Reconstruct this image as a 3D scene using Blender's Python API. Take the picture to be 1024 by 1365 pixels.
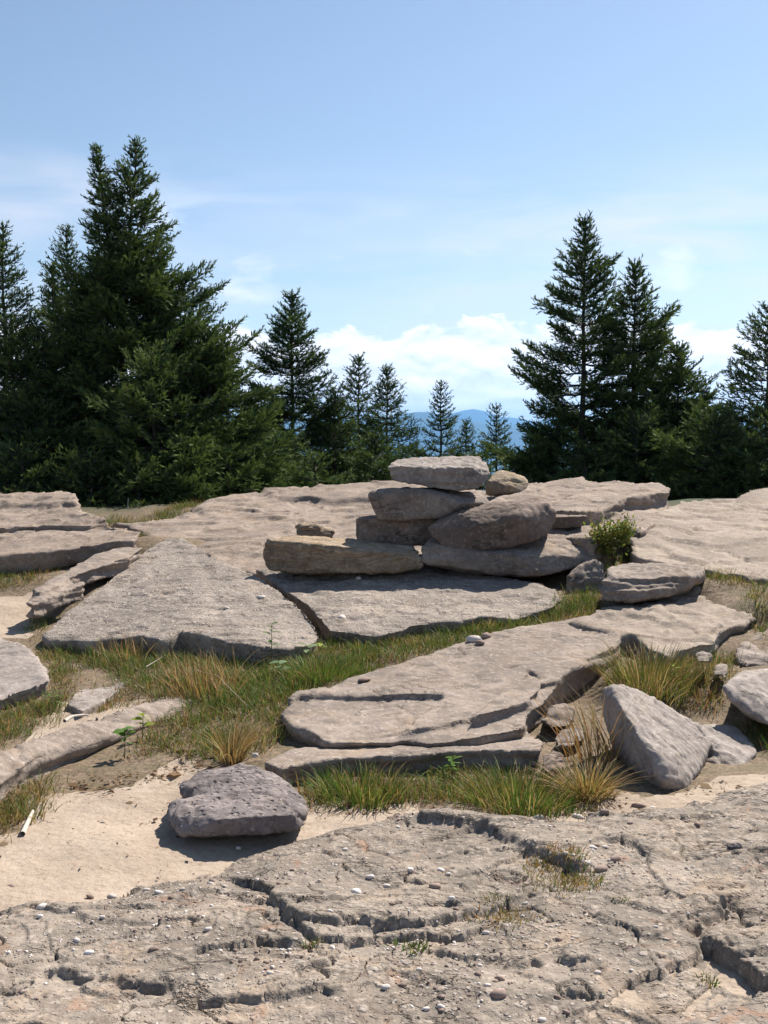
import bpy, bmesh, math, random
import numpy as np
from mathutils import Vector

# ------------------------------------------------------------------ scene, camera, world, sun
sc = bpy.context.scene
COL = sc.collection
for o in list(bpy.data.objects):
    bpy.data.objects.remove(o)
R = math.radians
F, CX, CY, HOR, EYE = 1431.0, 512.0, 682.5, 590.0, 1.6
PITCH = math.atan((CY - HOR) / F)
cam = bpy.data.cameras.new('camera')
cam.sensor_fit = 'HORIZONTAL'
cam.sensor_width = 36.0
cam.lens = 36.0 * F / 1024.0
cam.clip_start = 0.05
cam.clip_end = 120000.0
camo = bpy.data.objects.new('camera', cam)
COL.objects.link(camo)
camo.location = (0, 0, EYE)
camo.rotation_euler = (math.pi / 2 - PITCH, 0, 0)
sc.camera = camo

SUN_AZ, SUN_EL = 35.0, 47.0          # azimuth clockwise from +Y (to the right of the view), elevation
w = bpy.data.worlds.new('World')
sc.world = w
w.use_nodes = True
NT = w.node_tree
NT.nodes.clear()


def N(nt, typ, **kw):
    n = nt.nodes.new(typ)
    for k, v in kw.items():
        if k.startswith('i_'):
            n.inputs[k[2:]].default_value = v
        elif k.startswith('n_'):
            n.inputs[int(k[2:])].default_value = v
        else:
            setattr(n, k, v)
    return n


def L(nt, a, b):
    nt.links.new(a, b)


def ramp(nt, src, stops, interp='LINEAR'):
    r = nt.nodes.new('ShaderNodeValToRGB')
    r.color_ramp.interpolation = interp
    el = r.color_ramp.elements
    while len(el) < len(stops):
        el.new(0.5)
    for e, (p, c) in zip(el, stops):
        e.position = p
        e.color = (c, c, c, 1) if isinstance(c, (int, float)) else (c[0], c[1], c[2], 1)
    L(nt, src, r.inputs[0])
    return r.outputs[0]


def math_(nt, op, a, b=None, c=None, clamp=False):
    m = nt.nodes.new('ShaderNodeMath')
    m.operation = op
    m.use_clamp = clamp
    for i, v in enumerate((a, b, c)):
        if v is None:
            continue
        if isinstance(v, (int, float)):
            m.inputs[i].default_value = v
        else:
            L(nt, v, m.inputs[i])
    return m.outputs[0]


def mixc(nt, fac, a, b, blend='MIX'):
    m = nt.nodes.new('ShaderNodeMix')
    m.data_type = 'RGBA'
    m.blend_type = blend
    for idx, v in ((0, fac), (6, a), (7, b)):
        if isinstance(v, (int, float)):
            m.inputs[idx].default_value = v
        elif isinstance(v, tuple):
            m.inputs[idx].default_value = (v[0], v[1], v[2], 1)
        else:
            L(nt, v, m.inputs[idx])
    return m.outputs[2]


sky = N(NT, 'ShaderNodeTexSky', sky_type='NISHITA', sun_disc=False, sun_elevation=R(SUN_EL),
        sun_rotation=R(SUN_AZ), altitude=900.0, air_density=1.0, dust_density=0.6, ozone_density=1.2)
tc = N(NT, 'ShaderNodeTexCoord')
sep = N(NT, 'ShaderNodeSeparateXYZ')
L(NT, tc.outputs['Generated'], sep.inputs[0])
az = math_(NT, 'ARCTAN2', sep.outputs[0], sep.outputs[1])
el = math_(NT, 'ARCSINE', sep.outputs[2])
el2 = math_(NT, 'MULTIPLY', el, 2.3)


def skyvec(sx, sy, sz, off=0.0):
    # direction scaled about the vertical: clouds lie in long level banks
    c = N(NT, 'ShaderNodeCombineXYZ')
    L(NT, math_(NT, 'MULTIPLY', sep.outputs[0], sx), c.inputs[0])
    L(NT, math_(NT, 'MULTIPLY', sep.outputs[1], sy), c.inputs[1])
    L(NT, math_(NT, 'ADD', math_(NT, 'MULTIPLY', sep.outputs[2], sz), off), c.inputs[2])
    return c.outputs[0]


def noise(nt, vec, scale, detail=4.0, rough=0.55, dist=0.0):
    n = N(nt, 'ShaderNodeTexNoise')
    n.inputs['Scale'].default_value = scale
    n.inputs['Detail'].default_value = detail
    n.inputs['Roughness'].default_value = rough
    n.inputs['Distortion'].default_value = dist
    if vec is not None:
        L(nt, vec, n.inputs['Vector'])
    return n.outputs[0]


def band(lo0, lo1, hi0, hi1):
    m1 = N(NT, 'ShaderNodeMapRange', interpolation_type='SMOOTHSTEP')
    m1.inputs[1].default_value, m1.inputs[2].default_value = lo0, lo1
    L(NT, el, m1.inputs[0])
    m2 = N(NT, 'ShaderNodeMapRange', interpolation_type='SMOOTHSTEP')
    m2.inputs[1].default_value, m2.inputs[2].default_value = hi0, hi1
    m2.inputs[3].default_value, m2.inputs[4].default_value = 1.0, 0.0
    L(NT, el, m2.inputs[0])
    return math_(NT, 'MULTIPLY', m1.outputs[0], m2.outputs[0])


# cumulus bank low over the horizon, all the way round
cn = noise(NT, skyvec(18, 18, 40, 3.1), 1.0, 8.0, 0.60, 0.3)
cn_up = noise(NT, skyvec(18, 18, 40, 3.38), 1.0, 5.0, 0.60, 0.3)
cbig = noise(NT, skyvec(5, 5, 6, 1.7), 1.0, 2.0)
ctop = math_(NT, 'ADD', math_(NT, 'MULTIPLY', math_(NT, 'SUBTRACT', cbig, 0.5), 0.035), 0.093)
# density falls where the elevation passes the uneven top of the bank
over = math_(NT, 'SUBTRACT', ctop, el)
dens = math_(NT, 'ADD', math_(NT, 'MULTIPLY', over, 24.0), math_(NT, 'MULTIPLY', math_(NT, 'SUBTRACT', cn, 0.5), 1.7))
cum = ramp(NT, math_(NT, 'ADD', dens, 0.30), [(0.0, 0), (0.14, 0.8), (0.3, 1)], 'EASE')
cum = math_(NT, 'MULTIPLY', cum, band(0.020, 0.042, 0.15, 0.17))
shade = math_(NT, 'ADD', 0.58, math_(NT, 'MULTIPLY', math_(NT, 'SUBTRACT', cn, cn_up), 2.4), clamp=True)
# thin streaks and veils above the bank
ci = noise(NT, skyvec(5, 5, 30, 7.7), 1.0, 6.0, 0.55, 0.6)
ci2 = noise(NT, skyvec(2.2, 2.2, 9, 2.2), 1.0, 3.0, 0.5, 0.4)
cir = math_(NT, 'MULTIPLY', ramp(NT, ci, [(0.36, 0), (0.68, 1)]), ramp(NT, ci2, [(0.35, 0.4), (0.6, 1)]))
cir = math_(NT, 'MULTIPLY', math_(NT, 'MULTIPLY', cir, band(0.05, 0.1, 0.19, 0.27)), 0.9)
# a few small puffs
pf = noise(NT, skyvec(9, 9, 24, 5.15), 1.0, 6.0, 0.5, 0.2)
puff = math_(NT, 'MULTIPLY', ramp(NT, pf, [(0.60, 0), (0.74, 0.75)]), band(0.09, 0.13, 0.19, 0.23))
SKYTINT = mixc(NT, 1.0, sky.outputs[0], (1.03, 0.955, 0.875), 'MULTIPLY')
ccol = mixc(NT, shade, (6.4, 6.8, 7.6), (11.2, 10.8, 10.4))
c1 = mixc(NT, cir, SKYTINT, (6.5, 6.5, 7.0))
c2 = mixc(NT, puff, c1, (8.2, 8.4, 9.0))
c3 = mixc(NT, cum, c2, ccol)
bg = N(NT, 'ShaderNodeBackground')
bg.inputs[1].default_value = 0.078
wo = N(NT, 'ShaderNodeOutputWorld')
L(NT, c3, bg.inputs[0])
L(NT, bg.outputs[0], wo.inputs[0])

sun = bpy.data.lights.new('sun', 'SUN')
sun.energy = 5.0
sun.angle = R(0.53)
sun.color = (1.0, 0.92, 0.82)
suno = bpy.data.objects.new('sun', sun)
COL.objects.link(suno)
sdir = Vector((math.sin(R(SUN_AZ)) * math.cos(R(SUN_EL)), math.cos(R(SUN_AZ)) * math.cos(R(SUN_EL)), math.sin(R(SUN_EL))))
suno.rotation_euler = sdir.to_track_quat('Z', 'Y').to_euler()
suno.location = (8, 10, 20)

sc.view_settings.view_transform = 'Standard'
sc.view_settings.look = 'None'
sc.view_settings.exposure = 0.9
sc.view_settings.gamma = 1.0
sc.view_settings.use_curve_mapping = False
sc.render.engine = 'CYCLES'
sc.cycles.use_denoising = True
sc.cycles.max_bounces = 6
sc.cycles.diffuse_bounces = 3
sc.cycles.transmission_bounces = 3
sc.cycles.volume_bounces = 0
sc.cycles.use_adaptive_sampling = True

rng = np.random.default_rng(7)
random.seed(7)

# ------------------------------------------------------------------ helpers: pixels to points
cp, sp = math.cos(PITCH), math.sin(PITCH)


def ray(px, py):
    px = np.asarray(px, float)
    py = np.asarray(py, float)
    u = (px - CX) / F
    v = (CY - py) / F
    return np.stack([u, cp + v * sp, -sp + v * cp], -1)


def P(px, py, d):
    r = ray(px, py)
    t = d / r[..., 1]
    return np.array([0, 0, EYE]) + r * np.asarray(t)[..., None]


def PZ(px, py, z):
    r = ray(px, py)
    t = (np.asarray(z, float) - EYE) / r[..., 2]
    return np.array([0, 0, EYE]) + r * np.asarray(t)[..., None]


def plane(*pts):
    a, b, c = [P(*p) for p in pts]
    n = np.cross(b - a, c - a)
    n /= np.linalg.norm(n)
    if n[2] < 0:
        n = -n
    return a, n


def PP(pl, px, py):
    a, n = pl
    r = ray(px, py)
    o = np.array([0, 0, EYE])
    t = ((a - o) @ n) / (r @ n)
    return o + r * np.asarray(t)[..., None]


def dpl(pl, px, py):
    return float(PP(pl, px, py)[1])


# ------------------------------------------------------------------ helpers: noise
_pr = np.random.default_rng(11)
_perm = _pr.permutation(256)
_perm = np.concatenate([_perm, _perm, _perm])
_g = _pr.normal(size=(256, 3))
_g /= np.linalg.norm(_g, axis=1)[:, None]
_g = _g.astype(np.float32)


def perlin(p):
    p = np.asarray(p, np.float32)
    i = np.floor(p).astype(np.int32)
    f = p - i
    i &= 255
    u = f * f * f * (f * (f * 6 - 15) + 10)
    out = 0
    for dx in (0, 1):
        for dy in (0, 1):
            for dz in (0, 1):
                h = _perm[_perm[_perm[i[:, 0] + dx] + i[:, 1] + dy] + i[:, 2] + dz]
                g = _g[h]
                d = g[:, 0] * (f[:, 0] - dx) + g[:, 1] * (f[:, 1] - dy) + g[:, 2] * (f[:, 2] - dz)
                wx = u[:, 0] if dx else 1 - u[:, 0]
                wy = u[:, 1] if dy else 1 - u[:, 1]
                wz = u[:, 2] if dz else 1 - u[:, 2]
                out = out + d * wx * wy * wz
    return out * 1.5


def fbm(p, scale, octaves=3, gain=0.5, off=0.0):
    p = np.asarray(p, np.float32) * scale + off
    a, s = 1.0, 0.0
    for k in range(octaves):
        s = s + a * perlin(p + 17.3 * k)
        p = p * 2.03
        a *= gain
    return s


def terrace(x, hard=0.8):
    f = np.floor(x)
    t = x - f
    e = np.clip((t - hard) / (1 - hard), 0, 1)
    return f + e * e * (3 - 2 * e)


def sstep(a, b, x):
    t = np.clip((x - a) / (b - a), 0, 1)
    return t * t * (3 - 2 * t)


# ------------------------------------------------------------------ helpers: objects
def tag(o, label=None, cat=None, group=None, kind=None):
    if label:
        o['label'] = label
    if cat:
        o['category'] = cat
    if group:
        o['group'] = group
    if kind:
        o['kind'] = kind
    return o


def new_obj(name, me, m=None, parent=None, loc=None):
    o = bpy.data.objects.new(name, me)
    COL.objects.link(o)
    if m is not None and me is not None:
        me.materials.clear()
        me.materials.append(m)
    if loc is not None:
        o.location = loc
    if parent is not None:
        o.parent = parent
    return o


def empty(name, loc):
    o = bpy.data.objects.new(name, None)
    COL.objects.link(o)
    o.location = loc
    o.empty_display_size = 0.1
    return o


def mesh_from(name, v, loops, sizes, smooth=True, col=None):
    me = bpy.data.meshes.new(name)
    v = np.ascontiguousarray(v, np.float32)
    loops = np.ascontiguousarray(loops, np.int32).ravel()
    n = len(sizes) if not np.isscalar(sizes) else len(loops) // sizes
    if np.isscalar(sizes):
        starts = np.arange(n, dtype=np.int32) * sizes
        tot = np.full(n, sizes, np.int32)
    else:
        tot = np.asarray(sizes, np.int32)
        starts = np.concatenate([[0], np.cumsum(tot)[:-1]]).astype(np.int32)
    me.vertices.add(len(v))
    me.vertices.foreach_set('co', v.ravel())
    me.loops.add(len(loops))
    me.loops.foreach_set('vertex_index', loops)
    me.polygons.add(n)
    me.polygons.foreach_set('loop_start', starts)
    me.polygons.foreach_set('use_smooth', np.full(n, bool(smooth)))
    me.update(calc_edges=True)
    if col is not None:
        a = me.color_attributes.new('tint', 'FLOAT_COLOR', 'POINT')
        c = np.ones((len(v), 4), np.float32)
        c[:, :col.shape[1]] = col
        a.data.foreach_set('color', c.ravel())
    return me


def grid_faces(nr, nc):
    i = np.arange(nr - 1)[:, None] * nc + np.arange(nc - 1)[None, :]
    return np.stack([i, i + 1, i + nc + 1, i + nc], -1).reshape(-1)


# ------------------------------------------------------------------ materials
def mat(name):
    m = bpy.data.materials.new(name)
    m.use_nodes = True
    nt = m.node_tree
    nt.nodes.clear()
    out = nt.nodes.new('ShaderNodeOutputMaterial')
    b = nt.nodes.new('ShaderNodeBsdfPrincipled')
    b.inputs['Roughness'].default_value = 0.9
    if 'Specular IOR Level' in b.inputs:
        b.inputs['Specular IOR Level'].default_value = 0.25
    L(nt, b.outputs[0], out.inputs[0])
    return m, nt, b


def rock_mat(name, light, mid, dark, stain=(0.40, 0.29, 0.17), stain_amt=0.35, pebble=0.25, bump=0.5, pits=0.0,
             lichen=0.35, strata=0.0, scale=1.0, lichen_col=(0.11, 0.105, 0.095), orange=0.0):
    light, mid, dark, stain, lichen_col = [tuple(c_[i] * (0.69, 0.65, 0.605)[i] for i in range(3)) for c_ in (light, mid, dark, stain, lichen_col)]
    m, nt, b = mat(name)
    geo = N(nt, 'ShaderNodeNewGeometry')
    pos = geo.outputs['Position']
    n1 = noise(nt, pos, 2.2 * scale, 5, 0.6)
    n2 = noise(nt, pos, 11 * scale, 6, 0.65, 0.4)
    n3 = noise(nt, pos, 55 * scale, 4, 0.7)
    n4 = noise(nt, pos, 190, 2, 0.6)
    c = mixc(nt, ramp(nt, n1, [(0.38, 0), (0.60, 1)]), mid, light)
    c = mixc(nt, math_(nt, 'MULTIPLY', ramp(nt, n2, [(0.45, 0), (0.62, 1)]), 0.7), c, dark)
    c = mixc(nt, math_(nt, 'MULTIPLY', ramp(nt, noise(nt, pos, 4.3 * scale, 5, 0.6, 0.8), [(0.5, 0), (0.66, 1)]), stain_amt), c, stain)
    # lichen and weathering: fine dark freckles gathered in patches
    lp = ramp(nt, noise(nt, pos, 3.1 * scale, 3, 0.5), [(0.42, 0.15), (0.62, 1)])
    lf = ramp(nt, n3, [(0.47, 0), (0.62, 1)])
    c = mixc(nt, math_(nt, 'MULTIPLY', math_(nt, 'MULTIPLY', lp, lf), lichen), c, lichen_col)
    big_ = math_(nt, 'MULTIPLY', ramp(nt, noise(nt, pos, 1.6 * scale, 7, 0.68, 0.6), [(0.46, 0), (0.58, 1)]), 0.7)
    c = mixc(nt, big_, c, tuple(x_ * 0.62 for x_ in mid))
    pale = math_(nt, 'MULTIPLY', ramp(nt, noise(nt, pos, 30 * scale, 4, 0.7), [(0.54, 0), (0.68, 1)]), 0.55)
    c = mixc(nt, pale, c, tuple(min(0.8, x * 1.35 + 0.05) for x in light))
    if orange > 0:
        c = mixc(nt, math_(nt, 'MULTIPLY', ramp(nt, noise(nt, pos, 5.5, 4, 0.6, 1.0), [(0.6, 0), (0.7, 1)]), orange), c, (0.34, 0.15, 0.07))
    h = math_(nt, 'ADD', math_(nt, 'MULTIPLY', n2, 0.9), math_(nt, 'ADD', math_(nt, 'MULTIPLY', n3, 0.35), math_(nt, 'MULTIPLY', n4, 0.10)))
    # hairline joints, dark where dirt and lichen sit in them
    mp = N(nt, 'ShaderNodeMapping')
    mp.inputs['Scale'].default_value = (0.8, 1.7, 2.4)
    mp.inputs['Rotation'].default_value = (0.1, 0.1, 0.35)
    L(nt, pos, mp.inputs['Vector'])
    jn = noise(nt, mp.outputs[0], 1.5, 7, 0.62, 0.5)
    jl = ramp(nt, math_(nt, 'ABSOLUTE', math_(nt, 'SUBTRACT', jn, 0.5)), [(0.0, 1), (0.009, 0)])
    jm = ramp(nt, noise(nt, pos, 2.7, 3, 0.5), [(0.48, 0), (0.58, 1)])
    jk = math_(nt, 'MULTIPLY', jl, jm)
    c = mixc(nt, math_(nt, 'MULTIPLY', jk, 0.65), c, tuple(x_ * 0.45 for x_ in dark))
    h = math_(nt, 'SUBTRACT', h, math_(nt, 'MULTIPLY', jk, 0.7))
    if pebble > 0:
        wv = nt.nodes.new('ShaderNodeVectorMath')
        wv.operation = 'ADD'
        nn = N(nt, 'ShaderNodeTexNoise')
        nn.inputs['Scale'].default_value = 25
        L(nt, pos, nn.inputs['Vector'])
        sc_ = nt.nodes.new('ShaderNodeVectorMath')
        sc_.operation = 'SCALE'
        sc_.inputs['Scale'].default_value = 0.03
        L(nt, nn.outputs[1], sc_.inputs[0])
        L(nt, pos, wv.inputs[0])
        L(nt, sc_.outputs[0], wv.inputs[1])
        for s, amt in (((22, 0.8), (42, 1.0), (85, 0.9)) if pebble > .4 else ((38, 1.0), (75, 0.8))):
            v = N(nt, 'ShaderNodeTexVoronoi')
            v.inputs['Scale'].default_value = s
            L(nt, wv.outputs[0], v.inputs['Vector'])
            sepc = N(nt, 'ShaderNodeSeparateColor')
            L(nt, v.outputs['Color'], sepc.inputs[0])
            pick = ramp(nt, sepc.outputs[0], [(1 - 0.30 * pebble - 0.01, 0), (1 - 0.30 * pebble, 1)])
            disc = ramp(nt, v.outputs['Distance'], [(0.22, 1), (0.40, 0)])
            k = math_(nt, 'MULTIPLY', pick, disc)
            pc = mixc(nt, sepc.outputs[1], (0.46, 0.41, 0.36), (0.20, 0.15, 0.12))
            c = mixc(nt, math_(nt, 'MULTIPLY', k, 0.75 * amt), c, pc)
            h = math_(nt, 'ADD', h, math_(nt, 'MULTIPLY', k, 0.35))
    if pits > 0:
        v = N(nt, 'ShaderNodeTexVoronoi')
        v.inputs['Scale'].default_value = 34
        L(nt, pos, v.inputs['Vector'])
        sepc = N(nt, 'ShaderNodeSeparateColor')
        L(nt, v.outputs['Color'], sepc.inputs[0])
        pick = ramp(nt, sepc.outputs[0], [(0.45, 0), (0.5, 1)])
        pit = math_(nt, 'MULTIPLY', pick, ramp(nt, v.outputs['Distance'], [(0.16, 1), (0.42, 0)]))
        h = math_(nt, 'SUBTRACT', h, math_(nt, 'MULTIPLY', pit, pits))
    if strata > 0:
        sp_ = N(nt, 'ShaderNodeSeparateXYZ')
        L(nt, pos, sp_.inputs[0])
        sz = math_(nt, 'ADD', math_(nt, 'MULTIPLY', sp_.outputs[2], 34.0), math_(nt, 'MULTIPLY', n1, 9.0))
        cz = N(nt, 'ShaderNodeCombineXYZ')
        L(nt, sz, cz.inputs[2])
        L(nt, math_(nt, 'MULTIPLY', sp_.outputs[0], 1.5), cz.inputs[0])
        sn = noise(nt, cz.outputs[0], 1.0, 3, 0.6)
        sepn = N(nt, 'ShaderNodeSeparateXYZ')
        L(nt, geo.outputs['True Normal'], sepn.inputs[0])
        steep = ramp(nt, math_(nt, 'ABSOLUTE', sepn.outputs[2]), [(0.45, 1), (0.8, 0)])
        k = math_(nt, 'MULTIPLY', math_(nt, 'MULTIPLY', ramp(nt, sn, [(0.42, 1), (0.55, 0)]), steep), strata)
        c = mixc(nt, math_(nt, 'MULTIPLY', k, 0.5), c, dark)
        h = math_(nt, 'SUBTRACT', h, math_(nt, 'MULTIPLY', k, 0.8))
    bp = N(nt, 'ShaderNodeBump')
    bp.inputs['Strength'].default_value = bump
    bp.inputs['Distance'].default_value = 0.02
    L(nt, h, bp.inputs['Height'])
    L(nt, bp.outputs[0], b.inputs['Normal'])
    L(nt, c, b.inputs['Base Color'])
    return m


M = {}
M['ledge'] = rock_mat('pale_ledge_rock', (0.47, 0.40, 0.345), (0.38, 0.32, 0.28), (0.25, 0.21, 0.19), stain_amt=0.30, pebble=0.10, lichen=0.30, bump=0.45)
M['dome'] = rock_mat('smooth_dome_rock', (0.47, 0.41, 0.35), (0.40, 0.345, 0.30), (0.29, 0.25, 0.22), stain_amt=0.22, pebble=0.06, lichen=0.22, bump=0.4)
M['lichen'] = rock_mat('pebbly_grey_rock', (0.53, 0.48, 0.44), (0.43, 0.39, 0.36), (0.29, 0.26, 0.245), stain_amt=0.22, pebble=1.1, lichen=0.75, bump=0.9)
M['cairn'] = rock_mat('cairn_grey_rock', (0.46, 0.41, 0.375), (0.35, 0.305, 0.28), (0.21, 0.18, 0.165), stain_amt=0.30, pebble=0.0, lichen=0.5, bump=0.7)
M['brown'] = rock_mat('cairn_brown_rock', (0.37, 0.305, 0.27), (0.265, 0.212, 0.188), (0.145, 0.118, 0.105), stain=(0.29, 0.19, 0.12), stain_amt=0.4, pebble=0.0, lichen=0.4, bump=0.7)
M['ochre'] = rock_mat('ochre_bedded_rock', (0.55, 0.455, 0.345), (0.43, 0.35, 0.26), (0.23, 0.185, 0.14), stain=(0.45, 0.29, 0.12), stain_amt=0.5, pebble=0.0, lichen=0.3, bump=0.7, strata=0.9)
M['slab'] = rock_mat('bedded_slab_rock', (0.46, 0.40, 0.36), (0.38, 0.33, 0.295), (0.24, 0.21, 0.19), stain_amt=0.35, pebble=0.12, lichen=0.35, bump=0.5, strata=0.6)
M['grey'] = rock_mat('light_grey_rock', (0.53, 0.49, 0.47), (0.44, 0.405, 0.39), (0.28, 0.255, 0.25), stain_amt=0.16, pebble=0.08, lichen=0.3, bump=0.55)
M['mauve'] = rock_mat('mauve_pitted_rock', (0.35, 0.32, 0.325), (0.265, 0.24, 0.248), (0.165, 0.15, 0.156), stain=(0.32, 0.25, 0.23), stain_amt=0.25, pebble=0.05, lichen=0.5, bump=0.75, pits=0.9, lichen_col=(0.08, 0.07, 0.078))
M['bed'] = rock_mat('weathered_bedrock', (0.47, 0.42, 0.37), (0.345, 0.31, 0.275), (0.215, 0.195, 0.175), stain=(0.52, 0.41, 0.31), stain_amt=0.55, pebble=1.0, lichen=0.8, bump=0.8, orange=0.35)
M['pebble'] = rock_mat('quartz_pebble', (1.0, 0.98, 0.98), (0.92, 0.88, 0.87), (0.75, 0.68, 0.66), stain_amt=0.1, pebble=0.0, lichen=0.08, bump=0.2)
M['pebble_pink'] = rock_mat('pink_pebble', (0.48, 0.38, 0.34), (0.40, 0.31, 0.28), (0.28, 0.22, 0.20), stain_amt=0.1, pebble=0.0, lichen=0.1, bump=0.2)


def ground_mat():
    m, nt, b = mat('sandy_soil')
    geo = N(nt, 'ShaderNodeNewGeometry')
    pos = geo.outputs['Position']
    at = N(nt, 'ShaderNodeAttribute', attribute_name='tint')
    sp_ = N(nt, 'ShaderNodeSeparateColor')
    L(nt, at.outputs['Color'], sp_.inputs[0])
    n1 = noise(nt, pos, 3.0, 5, 0.6)
    n2 = noise(nt, pos, 40, 5, 0.7)
    n3 = noise(nt, pos, 260, 2, 0.6)
    sand = mixc(nt, ramp(nt, n1, [(0.35, 0), (0.65, 1)]), (0.335, 0.268, 0.207), (0.40, 0.328, 0.26))
    sand = mixc(nt, math_(nt, 'MULTIPLY', ramp(nt, n2, [(0.48, 0), (0.66, 1)]), 0.6), sand, (0.24, 0.17, 0.115))
    sand = mixc(nt, math_(nt, 'MULTIPLY', ramp(nt, n3, [(0.55, 0), (0.7, 1)]), 0.45), sand, (0.21, 0.155, 0.115))
    soil = mixc(nt, ramp(nt, n2, [(0.35, 0), (0.65, 1)]), (0.085, 0.062, 0.042), (0.25, 0.185, 0.125))
    soil = mixc(nt, math_(nt, 'MULTIPLY', ramp(nt, noise(nt, pos, 9, 4), [(0.45, 0), (0.6, 1)]), 0.35), soil, (0.075, 0.075, 0.03))
    wood = mixc(nt, ramp(nt, noise(nt, pos, 0.02, 6, 0.6), [(0.3, 0), (0.7, 1)]), (0.018, 0.034, 0.014), (0.045, 0.07, 0.028))
    edge = math_(nt, 'ADD', sp_.outputs[0], math_(nt, 'MULTIPLY', math_(nt, 'SUBTRACT', noise(nt, pos, 9, 4, 0.6), 0.5), 0.7))
    c = mixc(nt, ramp(nt, edge, [(0.4, 0), (0.6, 1)]), soil, sand)
    c = mixc(nt, sp_.outputs[1], c, wood)
    h = math_(nt, 'ADD', math_(nt, 'MULTIPLY', n2, 0.6), math_(nt, 'MULTIPLY', n3, 0.25))
    bp = N(nt, 'ShaderNodeBump')
    h = math_(nt, 'ADD', h, math_(nt, 'MULTIPLY', noise(nt, pos, 13, 3, 0.6), 1.6))
    bp.inputs['Strength'].default_value = 0.6
    bp.inputs['Distance'].default_value = 0.016
    L(nt, h, bp.inputs['Height'])
    L(nt, bp.outputs[0], b.inputs['Normal'])
    L(nt, c, b.inputs['Base Color'])
    return m


def tint_mat(name, trans=0.25, rough=0.6, spec=0.2):
    m, nt, b = mat(name)
    b.inputs['Specular IOR Level'].default_value = spec
    at = N(nt, 'ShaderNodeAttribute', attribute_name='tint')
    b.inputs['Roughness'].default_value = rough
    tr = N(nt, 'ShaderNodeBsdfTranslucent')
    mx = N(nt, 'ShaderNodeMixShader')
    mx.inputs[0].default_value = trans
    L(nt, at.outputs['Color'], b.inputs['Base Color'])
    L(nt, mixc(nt, 1.0, at.outputs['Color'], (1.15, 1.2, 0.8), 'MULTIPLY'), tr.inputs[0])
    out = [n for n in nt.nodes if n.type == 'OUTPUT_MATERIAL'][0]
    L(nt, b.outputs[0], mx.inputs[1])
    L(nt, tr.outputs[0], mx.inputs[2])
    L(nt, mx.outputs[0], out.inputs[0])
    return m


def plain_mat(name, col, col2, scale=20, rough=0.85, bump=0.4):
    m, nt, b = mat(name)
    geo = N(nt, 'ShaderNodeNewGeometry')
    n = noise(nt, geo.outputs['Position'], scale, 5, 0.65)
    L(nt, mixc(nt, ramp(nt, n, [(0.35, 0), (0.65, 1)]), col, col2), b.inputs['Base Color'])
    b.inputs['Roughness'].default_value = rough
    bp = N(nt, 'ShaderNodeBump')
    bp.inputs['Strength'].default_value = bump
    bp.inputs['Distance'].default_value = 0.01
    L(nt, n, bp.inputs['Height'])
    L(nt, bp.outputs[0], b.inputs['Normal'])
    return m


M['ground'] = ground_mat()
M['grass'] = tint_mat('grass_blades', 0.30, 0.55)
M['needles'] = tint_mat('spruce_needles', 0.16, 0.75, 0.08)
M['leaf'] = tint_mat('green_leaf', 0.35, 0.65, 0.1)
M['bark'] = plain_mat('spruce_bark', (0.045, 0.035, 0.028), (0.10, 0.08, 0.065), 30)
M['driftwood'] = plain_mat('weathered_wood', (0.42, 0.36, 0.30), (0.58, 0.52, 0.46), 60)
M['stem'] = plain_mat('plant_stem', (0.10, 0.075, 0.04), (0.16, 0.12, 0.06), 60)
M['hills'] = plain_mat('forested_mountain', (0.018, 0.034, 0.016), (0.05, 0.075, 0.032), 0.004, 1.0, 0.0)

# ------------------------------------------------------------------ ground height
_ctrl = []
for px, py, z in [(-300, 1365, 0), (200, 1365, 0), (512, 1365, 0), (800, 1365, 0), (1300, 1365, 0), (100, 1120, 0.0), (300, 1130, -.045), (240, 1100, -.045), (400, 1110, -.04), (330, 1075, -.04),
                  (600, 1080, -.01), (900, 1085, -.03), (1024, 1050, -.01), (1200, 1050, 0), (420, 1062, -.03), (520, 1062, -.03),
                  (650, 1060, -.03), (760, 1055, -.03), (330, 1000, .02), (250, 990, .02), (100, 1045, -.02), (40, 1060, -.02), (170, 1040, 0.0),
                  (0, 960, .0), (60, 950, .01), (-100, 960, .0), (300, 930, .07), (240, 960, .04), (450, 905, .10), (600, 862, .16), (150, 905, .06), (60, 880, .08), (40, 830, .14),
                  (30, 800, .24), (-60, 800, .24), (420, 862, .12), (350, 890, .09), (220, 880, .09), (700, 835, .22), (780, 795, .34), (800, 830, .26), (820, 745, .52), (830, 705, .72),
                  (880, 905, .13), (950, 890, .13), (850, 890, .16), (1000, 795, .42), (940, 768, .52), (1030, 850, .22), (1010, 990, -.04), (970, 1005, -.07), (935, 970, -.03), (960, 1045, -.03),
                  (790, 1000, .0), (780, 950, .03), (730, 960, .03), (60, 758, .43), (120, 735, .46), (20, 780, .28), (200, 714, .66), (20, 747, .50), (-60, 750, .50),
                  (110, 770, .36), (140, 755, .42), (500, 960, .04), (600, 920, .08), (700, 880, .14), (330, 775, .28), (600, 790, .22), (900, 830, .22)]:
    q = PZ(px, py, z)
    _ctrl.append(tuple(q))
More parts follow.
